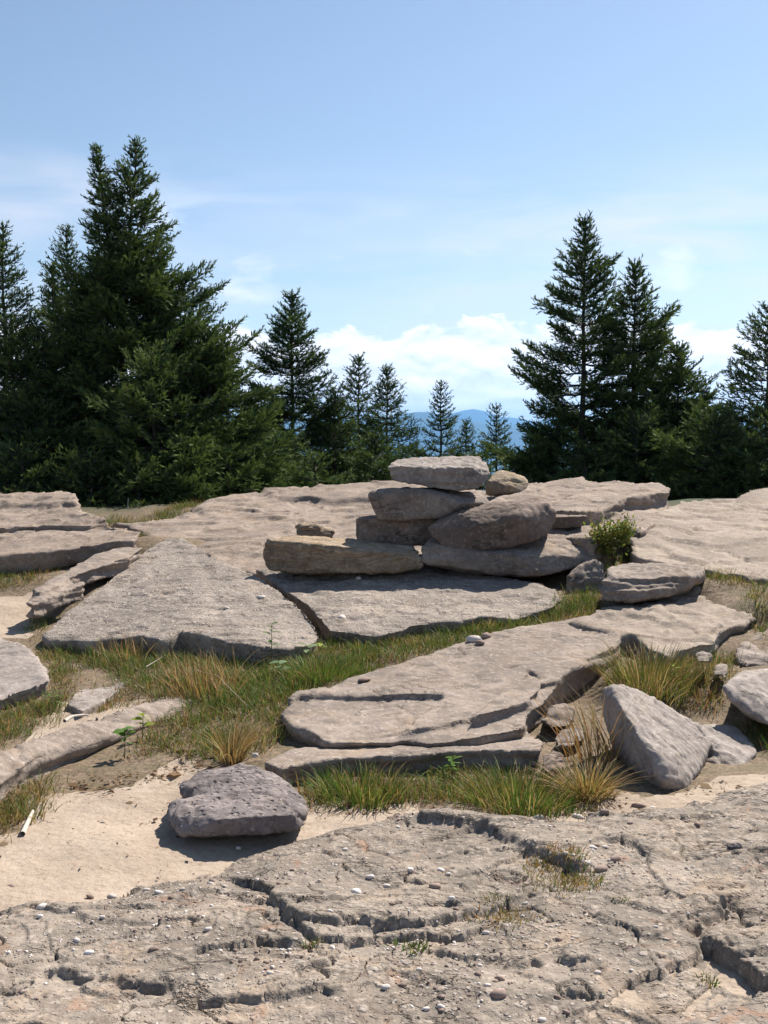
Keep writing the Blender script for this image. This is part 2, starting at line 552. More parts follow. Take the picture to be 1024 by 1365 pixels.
for x, y, z in [(-5, 14, .78), (0, 14, .80), (5, 14, .84), (-8, 12, .7), (8, 12, .7), (-5, 11.5, .62), (5, 11, .62), (0, 11.2, .48), (-2.5, 12, .60), (2.5, 11.5, .62), (3.5, 9.6, .5), (-4.5, 10, .5), (-6, 17, .75), (-2.4, 14.2, .78),
                (0, 17, .7), (6, 17, .75), (-9, 20, .4), (0, 21, .35), (9, 20, .4), (-10, 8, .2), (10, 8, .3), (-8, 4, 0), (8, 4, 0), (0, 0, 0), (-5, 0, 0), (5, 0, 0), (0, -6, -.1), (8, -8, -.3), (-8, -8, -.3)]:
    _ctrl.append((x, y, z))
_ctrl = np.array(_ctrl)


def zg(x, y):
    x = np.asarray(x, float)
    y = np.asarray(y, float)
    sh = x.shape
    x = x.ravel()
    y = y.ravel()
    num = np.zeros_like(x)
    den = np.zeros_like(x)
    soft = 0.02 + 0.004 * (y * y) * 0.2
    for cx, cy, cz in _ctrl:
        wgt = 1.0 / ((x - cx) ** 2 + (y - cy) ** 2 + soft) ** 2
        num += wgt * cz
        den += wgt
    z = num / den
    r = np.hypot(x, y - 4)
    far = 0.75 - 0.13 * np.maximum(r - 13, 0) ** 1.03
    far = np.maximum(far, -430 + 40 * np.sin(x / 1900.0) * np.cos(y / 2300.0))
    k = sstep(12, 20, r)
    return (z * (1 - k) + far * k).reshape(sh)


def ground_hit(px, py, it=12):
    px = np.asarray(px, float)
    py = np.asarray(py, float)
    r = ray(px, py)
    z = np.full(px.shape, 0.2)
    for _ in range(it):
        t = (z - EYE) / r[..., 2]
        q = np.array([0, 0, EYE]) + r * t[..., None]
        z = 0.5 * z + 0.5 * zg(q[..., 0], np.minimum(q[..., 1], 20))
    return np.stack([q[..., 0], q[..., 1], zg(q[..., 0], q[..., 1])], -1)


def poly_inside(x, y, poly):
    inside = np.zeros(x.shape, bool)
    n = len(poly)
    for i in range(n):
        x1, y1 = poly[i]
        x2, y2 = poly[(i + 1) % n]
        c = ((y1 > y) != (y2 > y)) & (x < (x2 - x1) * (y - y1) / (y2 - y1 + 1e-12) + x1)
        inside ^= c
    return inside


def seg_dist(x, y, pts, closed=False):
    """distance to a polyline, signed side (+ left of the walking direction) and the share of the way along"""
    best = np.full(x.shape, 1e9)
    side = np.zeros(x.shape)
    along = np.zeros(x.shape)
    n = len(pts)
    tot = 0.0
    lens = []
    for i in range(n if closed else n - 1):
        a, b = pts[i], pts[(i + 1) % n]
        lens.append(math.hypot(b[0] - a[0], b[1] - a[1]))
    S = sum(lens) + 1e-9
    for i, ln in enumerate(lens):
        a, b = pts[i], pts[(i + 1) % n]
        dx, dy = b[0] - a[0], b[1] - a[1]
        t = np.clip(((x - a[0]) * dx + (y - a[1]) * dy) / (ln * ln + 1e-12), 0, 1)
        d = np.hypot(x - a[0] - t * dx, y - a[1] - t * dy)
        k = d < best
        best = np.where(k, d, best)
        side = np.where(k, np.sign(dx * (y - a[1]) - dy * (x - a[0])), side)
        along = np.where(k, (tot + t * ln) / S, along)
        tot += ln
    return best, side, along


# sand in front on the left, by the right boulder and on the path at far left; soil elsewhere
SAND = [[(-400, 1500), (-400, 1120), (20, 1110), (60, 1060), (170, 1048), (240, 1010), (270, 1020), (330, 1060), (560, 1070), (560, 1140), (1200, 1140), (1200, 1500)],
        [(-200, 790), (60, 788), (70, 810), (40, 850), (-10, 850), (-200, 860)],
        [(690, 1098), (720, 1078), (800, 1050), (860, 1066), (905, 1058), (960, 1035), (1024, 1030), (1200, 1030), (1200, 1110), (690, 1110)],
        [(85, 930), (150, 935), (270, 930), (120, 965), (20, 1000), (60, 960)]]
yy = np.concatenate([-np.geomspace(1, 24000, 60)[::-1], np.linspace(0, 2, 12)[:-1] - 0.5 * 0, np.geomspace(2.0, 18, 260)[:-1], np.geomspace(18, 24000, 90)])
xx = np.linspace(0, 3.2, 95)
xx = np.concatenate([xx, np.geomspace(3.24, 24000, 100)])
xx = np.concatenate([-xx[:0:-1], xx])
GX, GY = np.meshgrid(xx, yy)
gx, gy = GX.ravel(), GY.ravel()
gz = zg(gx, gy)
near = (np.abs(gx) < 12) & (gy > -6) & (gy < 20)
pn = np.stack([gx[near], gy[near], np.zeros(near.sum())], -1)
gz[near] += fbm(pn, 2.2, 4) * 0.018 + fbm(pn, 14, 2) * 0.004
sand_k = np.zeros_like(gx)
for poly in SAND:
    wp = [tuple(ground_hit(np.array(float(a)), np.array(float(b)))[:2]) for a, b in poly]
    sand_k[near] = np.maximum(sand_k[near], poly_inside(gx[near], gy[near], wp))
sand_k[(gy < 2.6) & near] = 1
colg = np.stack([sand_k, sstep(11.6, 13.2, np.hypot(gx, gy - 2)), np.zeros_like(gx)], -1)
ground = new_obj('ground', mesh_from('ground', np.stack([gx, gy, gz], -1), grid_faces(len(yy), len(xx)), 4, True, colg), M['ground'])
tag(ground, kind='structure')

# mountains in the distance
mx_ = np.linspace(-16000, 16000, 200)
my_ = np.linspace(9000, 23000, 60)
MX, MY = np.meshgrid(mx_, my_)
a_, b_ = MX.ravel(), MY.ravel()


def peaks(x, d, pts, base=565):
    px_ = CX + F * x / d
    xs = [p[0] for p in pts]
    ys = [p[1] for p in pts]
    return (HOR - np.interp(px_, xs, ys)) / F * d


near_r = peaks(a_, 13000.0, [(-1200, 575), (-300, 560), (200, 566), (350, 555), (440, 560), (520, 556), (548, 549), (575, 549), (600, 556), (640, 562), (690, 566), (740, 572), (900, 578), (1100, 566), (1500, 560), (2400, 575)])
far_r = peaks(a_, 18500.0, [(-1200, 560), (-200, 566), (300, 556), (560, 566), (590, 556), (612, 548), (632, 545), (650, 549), (668, 556), (690, 557), (712, 564), (740, 556), (800, 566), (930, 552), (1000, 562), (1300, 560), (2400, 570)])
pz = np.stack([a_ / 1500, b_ / 1500, np.zeros_like(a_)], -1)
rough = fbm(pz, 1.0, 4) * 120
floor_ = -440.0
s1 = np.exp(-((b_ - 13000 - 400 * np.sin(a_ / 2100)) / 1300) ** 2)
s2 = np.exp(-((b_ - 18500) / 1700) ** 2)
mzz = np.maximum(floor_ + (near_r - floor_ + rough * 0.15 * (1 - s1)) * s1, floor_ + (far_r - floor_) * s2) + rough * 0.5 * (1 - np.maximum(s1, s2))
mount = new_obj('mountains', mesh_from('mountains', np.stack([a_, b_, mzz], -1), grid_faces(60, 200), 4), M['hills'])
tag(mount, kind='structure')

# haze over the valley: one closed box round everything
hm = bpy.data.materials.new('haze_air')
hm.use_nodes = True
hnt = hm.node_tree
hnt.nodes.clear()
ho = hnt.nodes.new('ShaderNodeOutputMaterial')
pv = hnt.nodes.new('ShaderNodeVolumePrincipled')
pv.inputs['Color'].default_value = (0.22, 0.52, 1.0, 1)
pv.inputs['Density'].default_value = 6.0e-5
pv.inputs['Anisotropy'].default_value = 0.45
L(hnt, pv.outputs[0], ho.inputs['Volume'])
bm = bmesh.new()
bmesh.ops.create_cube(bm, size=1.0)
hz0, hz1 = -640.0, 640.0
for v in bm.verts:
    v.co = (v.co.x * 52000, v.co.y * 52000, hz0 + (v.co.z + 0.5) * (hz1 - hz0))
me = bpy.data.meshes.new('haze')
bm.to_mesh(me)
bm.free()
haze = new_obj('haze', me, hm)
tag(haze, kind='stuff')

# ------------------------------------------------------------------ rocks
dg = bpy.context.evaluated_depsgraph_get()


def remeshed(bm, voxel, smooth):
    me = bpy.data.meshes.new('tmp')
    bm.to_mesh(me)
    bm.free()
    ob = bpy.data.objects.new('tmp', me)
    COL.objects.link(ob)
    rm = ob.modifiers.new('r', 'REMESH')
    rm.mode = 'VOXEL'
    rm.voxel_size = voxel * 1.2
    rm.adaptivity = 0.0
    if smooth:
        sm = ob.modifiers.new('s', 'SMOOTH')
        sm.factor = 0.5
        sm.iterations = smooth
    g = bpy.context.evaluated_depsgraph_get()
    me2 = bpy.data.meshes.new_from_object(ob.evaluated_get(g))
    bpy.data.objects.remove(ob)
    bpy.data.meshes.remove(me)
    return me2


def finish_rock(name, bm, m, voxel, smooth, big=(0.9, 0.03), mid=(5.0, 0.010), fine=(22.0, 0.004), strata=0.0, flake=0.0,
                flake_scale=1.6, seed=0.0, extra=None, strata_f=26.0, crack=0.012, chip=0.0, inflate=0.0):
    me = remeshed(bm, voxel, smooth)
    n = len(me.vertices)
    co = np.empty(n * 3, np.float32)
    me.vertices.foreach_get('co', co)
    co = co.reshape(-1, 3)
    no = np.empty(n * 3, np.float32)
    me.vertices.foreach_get('normal', no)
    no = no.reshape(-1, 3)
    q = co + seed
    d = fbm(q, big[0], 2) * big[1] + fbm(q, mid[0], 3, 0.55) * mid[1] + fbm(q, fine[0], 2) * fine[1]
    # broken facets: ridged noise cuts shallow scallops
    d += inflate
    ck = fbm(q, 0.9, 3, 0.55, 23.0)
    d -= np.exp(-(ck / 0.018) ** 2) * crack
    flat = sstep(0.6, 0.9, no[:, 2])
    if flake:
        t = fbm(q * np.array([1, 1, 0.3], np.float32), flake_scale * .6, 4, 0.58, 4.4) * 1.5 + q[:, 1] * 1.1 * flake_scale - q[:, 0] * .35
        d += (terrace(t, 0.94) - t) * flake * flat
    if strata:
        steep = 1 - sstep(0.5, 0.85, np.abs(no[:, 2]))
        ph = q[:, 2] * strata_f + fbm(q, 1.3, 2) * 1.6
        lay = np.stack([q[:, 0] * 1.2, q[:, 1] * 1.2, ph], -1)
        d += perlin(lay) * strata * steep * 1.6
    if chip:
        t = fbm(q, 3.2, 2, 0.5, 41.0) * 2.6
        d += (terrace(t, 0.78) - t * .9) * chip
    zs_ = extra(co) if extra is not None else 0.0
    co = co + no * d[:, None]
    co[:, 2] += zs_
    c = co.mean(0)
    c[2] = co[:, 2].min()
    me.vertices.foreach_set('co', (co - c).astype(np.float32).ravel())
    me.polygons.foreach_set('use_smooth', np.ones(len(me.polygons), bool))
    me.update()
    me.name = name
    o = new_obj(name, me, m, loc=tuple(float(v) for v in c))
    return o


def densify(pts, step=9.0, jit=0.8, closed=True):
    out = []
    n = len(pts)
    for i in range(n):
        a, b = pts[i], pts[(i + 1) % n]
        ln = math.hypot(b[0] - a[0], b[1] - a[1])
        k = max(1, int(ln / step))
        for j in range(k):
            t = (j + (random.uniform(-.35, .35) if j else 0)) / k
            jx = random.uniform(-jit, jit) if j else 0
            out.append((a[0] + (b[0] - a[0]) * t + jx, a[1] + (b[1] - a[1]) * t + (random.uniform(-jit, jit) * .6 if j else 0)))
    return out


def prism(bm, pts3, thick, inset=0.0, lift=0.0, shift=(0, 0)):
    """closed prism: the top outline given, its foot drawn in (overhang) or let out (batter)"""
    pts3 = np.array(pts3)
    c = pts3.mean(0)
    top = [bm.verts.new((p[0], p[1], p[2] + lift)) for p in pts3]
    bot = []
    for p in pts3:
        v = p[:2] - c[:2]
        ln = np.linalg.norm(v) + 1e-9
        q = p[:2] - v / ln * inset + np.array(shift)
        bot.append(bm.verts.new((q[0], q[1], p[2] - thick)))
    n = len(top)
    f1 = bm.faces.new(top)
    f2 = bm.faces.new(list(reversed(bot)))
    for i in range(n):
        bm.faces.new((top[i], bot[i], bot[(i + 1) % n], top[(i + 1) % n]))
    bmesh.ops.recalc_face_normals(bm, faces=bm.faces)


def slab(name, layers, m, voxel, smooth=4, step=11.0, jit=0.8, **kw):
    """layers: (outline in pixels, plane, thickness, inset, lift)"""
    bm = bmesh.new()
    for lay in layers:
        out, pl, th, ins, lift = lay
        pts = densify(out, step, jit)
        p3 = PP(pl, [p[0] for p in pts], [p[1] for p in pts])
        prism(bm, p3, th, ins, lift)
    return finish_rock(name, bm, m, voxel, smooth, **kw)


def hull_bm(bm, pts):
    vs = [bm.verts.new(tuple(P(*p)) if len(p) == 3 else p[:3]) for p in pts]
    r = bmesh.ops.convex_hull(bm, input=vs, use_existing_faces=False)
    junk = [g for g in r['geom_interior'] if isinstance(g, bmesh.types.BMVert)]
    bmesh.ops.delete(bm, geom=junk, context='VERTS')
    bmesh.ops.recalc_face_normals(bm, faces=bm.faces)


def boulder(name, hulls, m, voxel, smooth=4, **kw):
    bm = bmesh.new()
    for h in hulls:
        b2 = bmesh.new()
        hull_bm(b2, h)
        tmp = bpy.data.meshes.new('h')
        b2.to_mesh(tmp)
        b2.free()
        bm.from_mesh(tmp)
        bpy.data.meshes.remove(tmp)
    kw.setdefault('chip', 0.009)
    kw.setdefault('inflate', voxel * 0.8)
    return finish_rock(name, bm, m, voxel, smooth, **kw)


# --- planes of the ledges
PA = plane((58, 832, 7.9), (430, 842, 7.5), (239, 719, 10.6))
PB = plane((433, 838, 7.75), (745, 800, 8.5), (400, 758, 9.6))
PC = plane((340, 760, 9.7), (600, 742, 9.9), (420, 652, 13.5))
PE = plane((706, 679, 10.6), (816, 671, 10.8), (760, 642, 13.2))
PD = plane((848, 741, 9.0), (1024, 762, 8.8), (976, 660, 12.5))
PG1 = plane((0, 700, 11), (120, 690, 11.2), (60, 660, 12.8))
PG2 = plane((0, 738, 9.9), (180, 716, 10.3), (60, 697, 11.2))
PH = plane((46, 786, 8.5), (188, 731, 10.0), (128, 734, 9.9))
PJ = plane((767, 824, 7.6), (993, 778, 8.8), (900, 870, 6.9))
PK = plane((378, 955, 5.75), (700, 960, 5.6), (800, 840, 7.4))
PL_ = plane((370, 1018, 5.05), (716, 998, 5.25), (518, 990, 5.45))
PS = plane((0, 928, 6.3), (65, 906, 6.6), (10, 853, 7.8))
PR = plane((90, 991, 5.3), (0, 1040, 4.75), (259, 931, 6.4))
PQ = plane((100, 938, 6.25), (165, 905, 6.9), (150, 930, 6.35))
PU = plane((180, 1060, 4.95), (250, 1008, 5.6), (200, 1030, 5.3))

o = slab('bedrock_ledge', [
    ([(142, 690), (176, 697), (229, 688), (259, 677), (283, 665), (352, 656), (420, 652), (500, 646), (560, 645), (660, 652), (720, 668), (735, 690), (690, 715), (600, 742), (500, 757),
      (420, 763), (340, 763), (300, 752), (262, 730), (230, 719), (200, 716), (185, 706)], PC, 0.5, -0.05, 0.0),
    ([(352, 655), (430, 651), (500, 646), (562, 645), (566, 664), (520, 668), (470, 667), (440, 671), (418, 667), (385, 668), (362, 664)], PC, 0.3, -0.01, 0.055),
    ([(262, 676), (300, 662), (350, 657), (420, 668), (440, 676), (400, 690), (330, 686), (285, 690)], PC, 0.3, 0.0, 0.022)],
    M['ledge'], 0.032, 3, big=(0.6, .035), mid=(2.6, .005), fine=(12, .003), flake=.03, flake_scale=1.1, strata=.02, crack=.03)
tag(o, 'broad pale bedrock ledge sloping up behind the cairn to the skyline', 'rock ledge')

o = slab('rock_slab', [
    ([(640, 668), (700, 652), (777, 642), (823, 641), (850, 644), (888, 645), (895, 655), (862, 659), (835, 662), (817, 671), (802, 678), (777, 682), (738, 681), (700, 678), (655, 676)], PE, 0.16, 0.04, 0),
    ([(650, 690), (700, 665), (800, 655), (888, 650), (892, 662), (872, 678), (855, 688), (836, 684), (815, 692), (790, 697), (738, 692)], PE, 0.5, -0.03, -0.14),
    ([(690, 650), (750, 642), (780, 640), (776, 645), (735, 652), (700, 657)], PE, 0.1, 0, 0.035)],
    M['ledge'], 0.026, 3, mid=(3.0, .018), flake=.018, strata=.03)
tag(o, 'flat pale slab with a broken right end on the skyline behind the cairn', 'rock slab')

o = slab('bedrock_dome', [
    ([(838, 704), (852, 692), (875, 682), (908, 665), (945, 662), (976, 660), (1000, 650), (1024, 647), (1090, 640), (1160, 660), (1160, 800), (1070, 790), (1024, 768), (1000, 768), (976, 760),
      (942, 757), (892, 750), (848, 741), (840, 722)], PD, 0.45, 0.05, 0)],
    M['dome'], 0.032, 4, big=(0.7, .045), mid=(2.2, .006), fine=(12, .003), flake=.028, flake_scale=1.0, strata=.02, crack=.03)
tag(o, 'large smooth pale bedrock dome at the right behind the yellow-green bush', 'rock ledge')

o = slab('rock_ledge', [
    ([(-90, 672), (0, 664), (29, 660), (70, 661), (102, 662), (106, 677), (124, 685), (146, 689), (120, 697), (59, 699), (0, 703), (-90, 708)], PG1, 0.4, 0.0, 0),
    ([(-90, 668), (0, 661), (102, 659), (104, 672), (70, 676), (20, 674), (-90, 684)], PG1, 0.3, 0.0, 0.05)],
    M['ledge'], 0.028, 3, mid=(3.0, .022), flake=.03, strata=.035)
tag(o, 'cracked layered ledge at the far left edge against the spruces', 'rock ledge')

o = slab('rock_ledge', [
    ([(-110, 704), (0, 701), (60, 698), (112, 697), (160, 700), (187, 708), (180, 718), (137, 721), (95, 728), (63, 735), (0, 741), (-110, 748)], PG2, 0.20, 0.05, 0)],
    M['ledge'], 0.024, 4, mid=(3.0, .016), flake=.02, strata=.02)
tag(o, 'smooth pale ledge at the left with grass below its shaded front edge', 'rock ledge')

o = slab('rock_fin', [
    ([(45, 784), (66, 770), (90, 757), (122, 738), (150, 729), (190, 729), (176, 742), (161, 745), (112, 760), (80, 777), (50, 790)], PH, 0.16, 0.02, 0),
    ([(36, 796), (55, 784), (85, 774), (112, 766), (112, 772), (78, 784), (45, 799)], PH, 0.16, 0.0, -0.04)],
    M['slab'], 0.016, 3, mid=(5, .012), strata=.03)
tag(o, 'narrow tilted fin of layered rock beside the left edge of the triangular slab', 'rock')


# --- triangular slab: its left part dips to the left of a low crest
def crest(co):
    a = PP(PA, 262, 730)
    b = PP(PA, 300, 850)
    dx, dy = (b - a)[:2] / np.linalg.norm((b - a)[:2])
    s = (co[:, 0] - a[0]) * dy - (co[:, 1] - a[1]) * dx
    return -np.sqrt(s * s + .03) * 0.10 + 0.045 - np.exp(-(s / 0.05) ** 2) * 0.010


o = slab('rock_slab', [
    ([(57, 832), (70, 818), (85, 808), (105, 793), (130, 773), (163, 748), (195, 729), (225, 718), (245, 719), (262, 727), (293, 746), (340, 768), (374, 784), (410, 808), (424, 826), (430, 842),
      (418, 854), (385, 864), (351, 867), (326, 862), (308, 860), (270, 850), (240, 843), (215, 855), (190, 845), (161, 845), (122, 848), (85, 842), (62, 840)], PA, 0.30, 0.10, 0)],
    M['lichen'], 0.0155, 8, step=22, jit=.5, big=(0.9, .035), mid=(4, .012), fine=(18, .004), flake=.012, extra=crest)
SLAB_A = o
tag(o, 'big triangular grey slab left of the cairn, pointed at its back', 'rock slab')

o = slab('rock_ledge', [
    ([(340, 757), (389, 757), (486, 760), (584, 757), (657, 765), (721, 774), (745, 785), (750, 798), (738, 808), (716, 815), (690, 824), (668, 822), (640, 820), (613, 828), (582, 828), (550, 832),
      (528, 841), (500, 846), (467, 842), (436, 838), (425, 825), (410, 806), (375, 783)], PB, 0.26, 0.10, 0)],
    M['lichen'], 0.018, 6, big=(0.9, .03), mid=(4.5, .014), fine=(18, .004), flake=.015)
LEDGE_B = o
tag(o, 'long pebbly grey ledge that the cairn stands on', 'rock ledge')

# --- the cairn
df = dpl(PB, 633, 764) - .22
d6 = dpl(PB, 455, 764) - .30
o = boulder('cairn_stone', [[(355, 719, d6 + .05), (403, 714, d6 + .5), (457, 718, d6 + .55), (511, 724, d6 + .45), (550, 729, d6 + .3), (562, 744, d6 + .1), (562, 757, d6 + .12),
                             (525, 763, d6), (462, 763, d6 - .02), (389, 762, d6), (355, 758, d6 + .05), (351, 737, d6 + .05), (380, 722, d6 + .0), (450, 728, d6 - .02), (520, 737, d6),
                             (400, 745, d6 + .6), (550, 752, d6 + .5), (420, 765, d6 + .32), (520, 765, d6 + .32), (440, 758, d6 + .7)]],
            M['ochre'], 0.013, 2, big=(1.2, .02), mid=(6, .012), strata=.016, strata_f=34, seed=3)
tag(o, 'long flat ochre stone with bedding lines, leftmost of the cairn stones', 'rock', 'stones of the cairn')
o = boulder('cairn_stone', [[(563, 749, df + .05), (633, 761, df), (692, 769, df), (726, 768, df), (562, 728, df + .12), (575, 722, df + .3), (620, 730, df + .1), (660, 733, df + .1), (686, 738, df), (702, 750, df - .02),
                             (600, 706, df + .75), (736, 703, df + .85), (775, 704, df + .85), (799, 716, df + .65), (807, 733, df + .4), (799, 744, df + .25), (765, 757, df + .12),
                             (600, 740, df + .9), (790, 735, df + .8), (620, 764, df + .26), (715, 771, df + .26), (700, 760, df + .6)]],
            M['slab'], 0.015, 1, big=(1.2, .025), mid=(5, .014), strata=.012, seed=5, flake=.01)
tag(o, 'largest cairn stone, a wide wedge with sunlit right top under the tilted stone', 'rock', 'stones of the cairn')
d4 = df + 0.08
o = boulder('cairn_stone', [[(570, 704, d4 + .1), (580, 696, d4 + .12), (613, 683, d4 + .1), (650, 676, d4 + .15), (697, 672, d4 + .15), (728, 673, d4 + .2), (738, 682, d4 + .2), (736, 694, d4 + .15),
                             (726, 713, d4 + .1), (712, 719, d4 + .05), (659, 727, d4), (639, 737, d4), (613, 735, d4), (593, 730, d4 + .03), (574, 714, d4 + .08),
                             (600, 684, d4 + .5), (660, 668, d4 + .6), (722, 666, d4 + .6), (733, 700, d4 + .6), (620, 722, d4 + .6), (640, 700, d4 - .05), (690, 690, d4 - .03)]],
            M['brown'], 0.014, 1, big=(1.3, .03), mid=(5, .012), seed=8)
tag(o, 'thick brownish stone tilted up to the right in the front of the cairn', 'rock', 'stones of the cairn')
d3 = df + 0.40
o = boulder('cairn_stone', [[(473, 690, d3), (575, 688, d3), (610, 690, d3 + .1), (600, 728, d3 + .05), (540, 728, d3), (474, 726, d3), (478, 686, d3 + .5), (600, 685, d3 + .6), (600, 720, d3 + .6), (480, 720, d3 + .5)]],
            M['brown'], 0.014, 1, mid=(5, .010), seed=13)
tag(o, 'dark shaded block low in the cairn behind the tilted stone', 'rock', 'stones of the cairn')
d2 = df + 0.32
o = boulder('cairn_stone', [[(494, 662, d2), (500, 657, d2 + .05), (526, 656, d2 + .05), (560, 654, d2 + .02), (589, 660, d2), (613, 671, d2), (650, 663, d2 + .35), (656, 671, d2 + .3), (640, 685, d2 + .3),
                             (586, 691, d2), (540, 692, d2), (507, 691, d2 + .02), (498, 676, d2), (500, 653, d2 + .55), (600, 652, d2 + .65), (640, 654, d2 + .65), (640, 680, d2 + .65), (510, 684, d2 + .6)]],
            M['cairn'], 0.013, 1, mid=(5, .011), seed=17)
tag(o, 'flat stone with a pointed left end directly under the top stone of the cairn', 'rock', 'stones of the cairn')
d1 = df + 0.42
o = boulder('cairn_stone', [[(517, 624, d1 + .02), (521, 616, d1 + .12), (530, 612, d1 + .3), (593, 608.5, d1 + .45), (639, 608, d1 + .5), (649, 614, d1 + .4), (656, 627, d1 + .15), (654, 640, d1 + .08),
                             (639, 651, d1 + .05), (613, 656, d1), (580, 652, d1), (546, 647, d1), (520, 640, d1 + .02), (533, 620, d1), (575, 625, d1 - .03), (606, 628, d1 - .03), (628, 622, d1 + .0),
                             (630, 648, d1 + .5), (530, 640, d1 + .5)]],
            M['grey'], 0.012, 1, mid=(6, .012), strata=.01, seed=21)
tag(o, 'grey block lying on the very top of the cairn', 'rock', 'stones of the cairn')
o = boulder('small_stone', [[(394, 700, 10.0), (412, 698, 10.05), (443, 709, 10.0), (442, 716, 9.95), (420, 719, 9.92), (396, 712, 9.95), (410, 699, 10.2), (440, 712, 10.2)],
                            [(398, 698, 10.0), (425, 701, 10.0), (428, 706, 9.95), (400, 705, 9.93), (410, 699, 10.2)]],
            M['ochre'], 0.009, 1, mid=(9, .006), strata=.012, seed=2)
tag(o, 'small flaky ochre stone resting on the left cairn stone', 'rock')
dc = df + 0.72
o = boulder('small_stone', [[(735, 688, dc), (752, 685, dc + .1), (784, 687, dc), (783, 692, dc), (772, 704, dc), (735, 706, dc), (740, 686, dc + .4), (780, 686, dc + .4), (775, 700, dc + .4)]],
            M['brown'], 0.012, 2, mid=(6, .008), seed=31)
tag(o, 'thin flat stone chip behind the right end of the cairn', 'rock')
d9 = dpl(PB, 770, 792) + .25
o = boulder('buried_stone', [[(757, 770, d9), (772, 757, d9 + .1), (795, 746, d9 + .2), (804, 750, d9 + .2), (806, 772, d9 + .1), (803, 800, d9), (757, 800, d9), (775, 750, d9 + .5), (800, 780, d9 + .5)]],
            M['cairn'], 0.012, 4, mid=(6, .01), seed=37)
tag(o, 'rounded stone half hidden in grass under the right end of the cairn', 'rock')
o = boulder('loose_stone', [[(650, 640, 12.2), (660, 630, 12.4), (676, 628, 12.5), (697, 634, 12.4), (707, 645, 12.3), (700, 655, 12.2), (655, 658, 12.2), (664, 630, 12.9), (700, 640, 12.9), (648, 660, 12.3), (690, 662, 12.3)]],
            M['ochre'], 0.018, 3, mid=(5, .012), seed=41)
tag(o, 'tan rounded stone just behind the top of the cairn', 'rock')

# --- middle slabs
o = slab('rock_slab', [
    ([(760, 830), (807, 808), (850, 803), (881, 796), (919, 786), (956, 778), (993, 778), (1006, 803), (1004, 820), (989, 830), (975, 834), (962, 842), (956, 856), (935, 858), (908, 868), (888, 875), (865, 866),
      (851, 850), (840, 846), (824, 850), (800, 845)], PJ, 0.34, 0.03, 0),
    ([(919, 783), (956, 776), (993, 776), (1000, 784), (950, 789), (925, 791)], PJ, 0.2, 0, 0.035),
    ([(862, 812), (905, 800), (960, 806), (975, 825), (940, 850), (900, 830)], PJ, 0.2, 0, 0.022)],
    M['dome'], 0.017, 4, mid=(4, .018), flake=.018, strata=.025)
tag(o, 'rounded pale slab at the right below the dark layered rock', 'rock slab')

KO = [(378, 952), (396, 929), (442, 924), (467, 909), (533, 891), (624, 863), (670, 845), (720, 836), (772, 826), (815, 828), (832, 838), (826, 862), (800, 879), (776, 890), (756, 901), (740, 920), (726, 937),
      (706, 952), (704, 967), (690, 971), (655, 977), (612, 985), (574, 990), (540, 984), (520, 988), (475, 989), (431, 988), (414, 977), (388, 967)]
o = slab('rock_slab', [
    (KO, PK, 0.20, 0.05, 0),
    ([(384, 941), (400, 934), (486, 933), (560, 930), (590, 931), (604, 922), (640, 905), (690, 893), (716, 905), (722, 920), (740, 914), (756, 899), (800, 876), (826, 858), (830, 838), (772, 826), (670, 845), (533, 891), (467, 909), (442, 924), (396, 929)], PK, 0.15, 0, 0.031),
    ([(586, 936), (608, 923), (642, 906), (692, 895), (706, 905), (702, 925), (660, 945), (620, 962), (570, 974), (532, 980)], PK, 0.12, 0, 0.028),
    ([(655, 940), (703, 912), (716, 915), (722, 930), (706, 945), (660, 958), (625, 968)], PK, 0.12, 0, 0.055)],
    M['slab'], 0.0125, 1, step=12, big=(1, .02), mid=(5, .007), fine=(24, .003), flake=.005, flake_scale=2.0, strata=.018, seed=1)
SLAB_K = o
tag(o, 'wide flat slab with stepped broken layers in the middle of the picture', 'rock slab')

o = slab('rock_slab', [
    ([(352, 1016), (370, 1005), (386, 998), (426, 992), (518, 993), (600, 988), (645, 980), (701, 968), (723, 988), (718, 998), (690, 999), (645, 999), (600, 1001), (543, 1006), (490, 1008), (442, 1011), (405, 1016), (370, 1022)], PL_, 0.20, 0.04, 0)],
    M['slab'], 0.0115, 2, big=(1, .012), mid=(5, .007), fine=(24, .003), flake=.008, strata=.015, seed=4)
tag(o, 'thin slab with dark front edge lying under the stepped middle slab', 'rock slab')

o = boulder('layered_rock', [[(808, 758, 8.3), (841, 752, 8.7), (868, 757, 8.6), (925, 756, 8.5), (932, 768, 8.3), (920, 782, 8.2), (875, 796, 8.0), (841, 803, 7.95), (804, 800, 8.0), (806, 776, 8.1),
                              (820, 770, 8.05), (868, 772, 8.05), (915, 768, 8.2), (820, 765, 8.9), (925, 765, 8.9), (820, 795, 8.6), (915, 790, 8.6)]],
            M['slab'], 0.0125, 2, mid=(5, .012), strata=.05, strata_f=22, seed=6)
tag(o, 'dark layered rock with deep bedding cracks right of the bush', 'rock')

